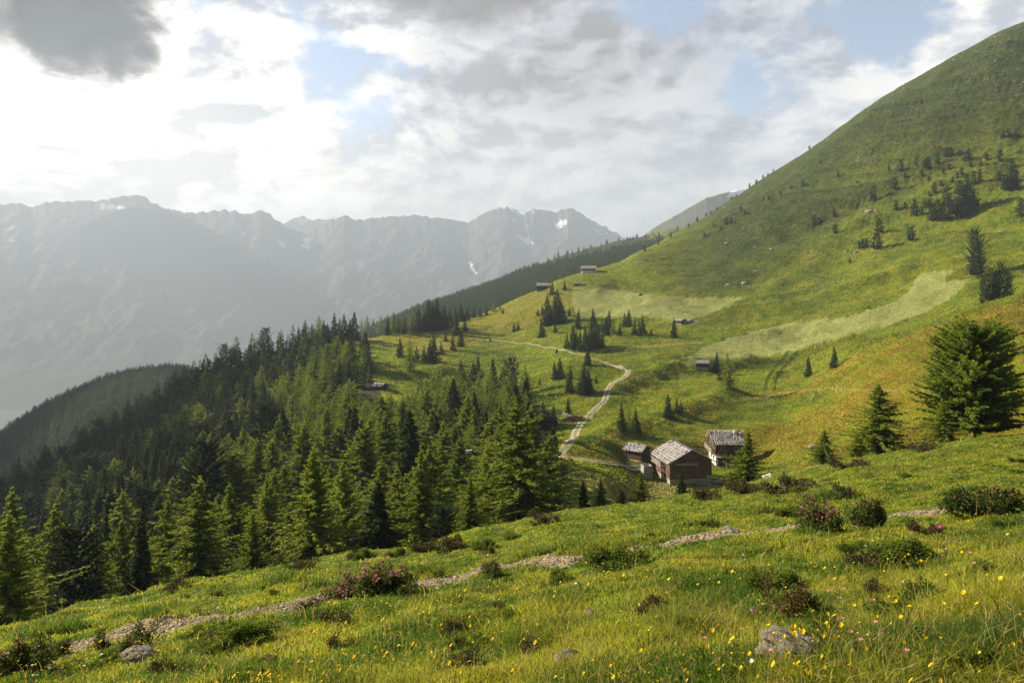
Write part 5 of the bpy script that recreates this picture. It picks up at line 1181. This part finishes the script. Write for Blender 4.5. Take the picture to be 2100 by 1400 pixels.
cover = total([T.math('MULTIPLY_ADD', f0, 1.6, -.30), T.math('MULTIPLY', f3, .34), -.09, blob(150, 330, 520, .30), blob(700, 330, 420, .22), blob(1150, 320, 420, .22), blob(1450, 350, 420, .25), blob(1990, 130, 190, .30), blob(850, 90, 120, .10), blob(120, 60, 260, .3), blob(1650, 60, 200, .06), blob(520, 170, 120, .12),
    blob(360, 50, 120, -.20), blob(440, 90, 120, -.12), blob(560, 70, 180, -.07), blob(750, 180, 130, -.17), blob(640, 150, 110, -.18), blob(880, 95, 110, -.15), blob(1370, 65, 130, -.28), blob(1570, 150, 110, -.24), blob(1470, 165, 100, -.22), blob(1845, 40, 110, -.32), blob(1810, 100, 80, -.2), blob(1690, 20, 60, -.1)])
dens = T.ramp(cover, .45, .70)
glow = total([blob(60, 290, 560, .19), blob(60, 290, 340, .12), blob(560, 330, 420, .13), blob(560, 110, 350, .05)])
bright = total([T.math('ADD', .47, glow), blob(1000, 210, 300, .05), blob(1990, 110, 240, .16), blob(1180, 330, 520, -.10), blob(1500, 330, 420, -.06), blob(1150, 140, 170, -.05), blob(1480, 110, 170, -.02), blob(1330, 190, 120, .05), blob(1650, 190, 160, .05),
    T.math('MULTIPLY', T.math('SUBTRACT', fb, .5), .32)])
lo = T.ramp(el, .08, .27, .32, 0, False)                   # thin bright veil towards the horizon
lum = T.math('ADD', T.math('MULTIPLY', bright, T.ramp(relief, -.05, .05, .62, 1.22, False)), lo)
ccol = T.mix(T.ramp(lum, .35, .75), (.86, .92, 1.06), (1.0, .975, .935))
ccol = T.mix(T.math('MAXIMUM', blob(1150, 150, 330, .5), blob(900, 60, 250, .4)), ccol, (1.0, .955, .94))
cl = scaled(ccol, lum)
skyc = scaled(sky.outputs[0], SKY_S)
gap = T.mix(total([T.math('MULTIPLY', glow, 1.0), .14]), T.vmath('MULTIPLY', skyc, (1.05, 1.0, .95)), (.60, .65, .71))
gap = T.mix(1., gap, scaled((.45, .5, .56), lo), 'ADD')
col = T.mix(dens, gap, cl)
nz = T.math('SUBTRACT', T.math('ADD', T.math('MULTIPLY', f0, .55), T.math('MULTIPLY', f3, .45)), .5)
dkf = T.math('ADD', total([blob(125, -30, 195, .66), blob(190, 50, 125, .32), blob(120, 120, 75, .24), blob(30, -40, 140, .2), blob(270, 110, 60, .26), blob(310, 135, 40, .22)]), T.math('MULTIPLY', nz, 3.2))
dk = T.ramp(dkf, .26, .74); core = T.ramp(dkf, .38, 1.0)
col = T.mix(T.math('MULTIPLY', dk, .95), col, scaled(T.mix(core, (.34, .30, .265), (.012, .017, .03)), T.ramp(relief, -.06, .06, .75, 1.25, False)))
dk2 = T.ramp(T.math('ADD', total([blob(960, -75, 190, .75), blob(790, -60, 120, .45), blob(1090, -60, 110, .35)]), T.math('MULTIPLY', nz, 1.6)), .30, .85)
col = T.mix(T.math('MULTIPLY', dk2, .85), col, (.12, .115, .115))
# overhead and behind the photographer the sky is clearer and dimmer
dimm = T.math('MULTIPLY', T.ramp(sp.outputs[1], .0, .6), T.ramp(el, .75, .45))
col = T.mix(dimm, T.mix(T.ramp(f0, .46, .58), scaled(sky.outputs[0], .07), (.17, .18, .20)), col)
bg = T.n('ShaderNodeBackground'); T.set(bg.inputs[0], col); bg.inputs[1].default_value = .51
o = T.n('ShaderNodeOutputWorld'); nt.links.new(bg.outputs[0], o.inputs[0])
w.cycles.sampling_method = 'MANUAL'; w.cycles.sample_map_resolution = 1024

cam = bpy.data.cameras.new('camera'); co = bpy.data.objects.new('camera', cam); COL.objects.link(co)
co.location = (0, 0, 0); co.rotation_euler = (math.radians(90), 0, 0)
cam.sensor_width = 36; cam.lens = F / 2100 * 36; cam.shift_y = -(700 - HZ) / 2100; cam.clip_start = .1; cam.clip_end = 20000
S.camera = co
S.view_settings.view_transform = 'Standard'; S.view_settings.look = 'None'; S.view_settings.exposure = 1.8; S.view_settings.gamma = 1
S.cycles.max_bounces = 5; S.cycles.diffuse_bounces = 2; S.cycles.glossy_bounces = 1; S.cycles.transmission_bounces = 3; S.cycles.volume_bounces = 0; S.cycles.transparent_max_bounces = 4
S.cycles.use_denoising = True
try: S.cycles.denoiser = 'OPENIMAGEDENOISE'
except Exception: pass
S.cycles.sample_clamp_indirect = 4
S.cycles.caustics_reflective = False; S.cycles.caustics_refractive = False
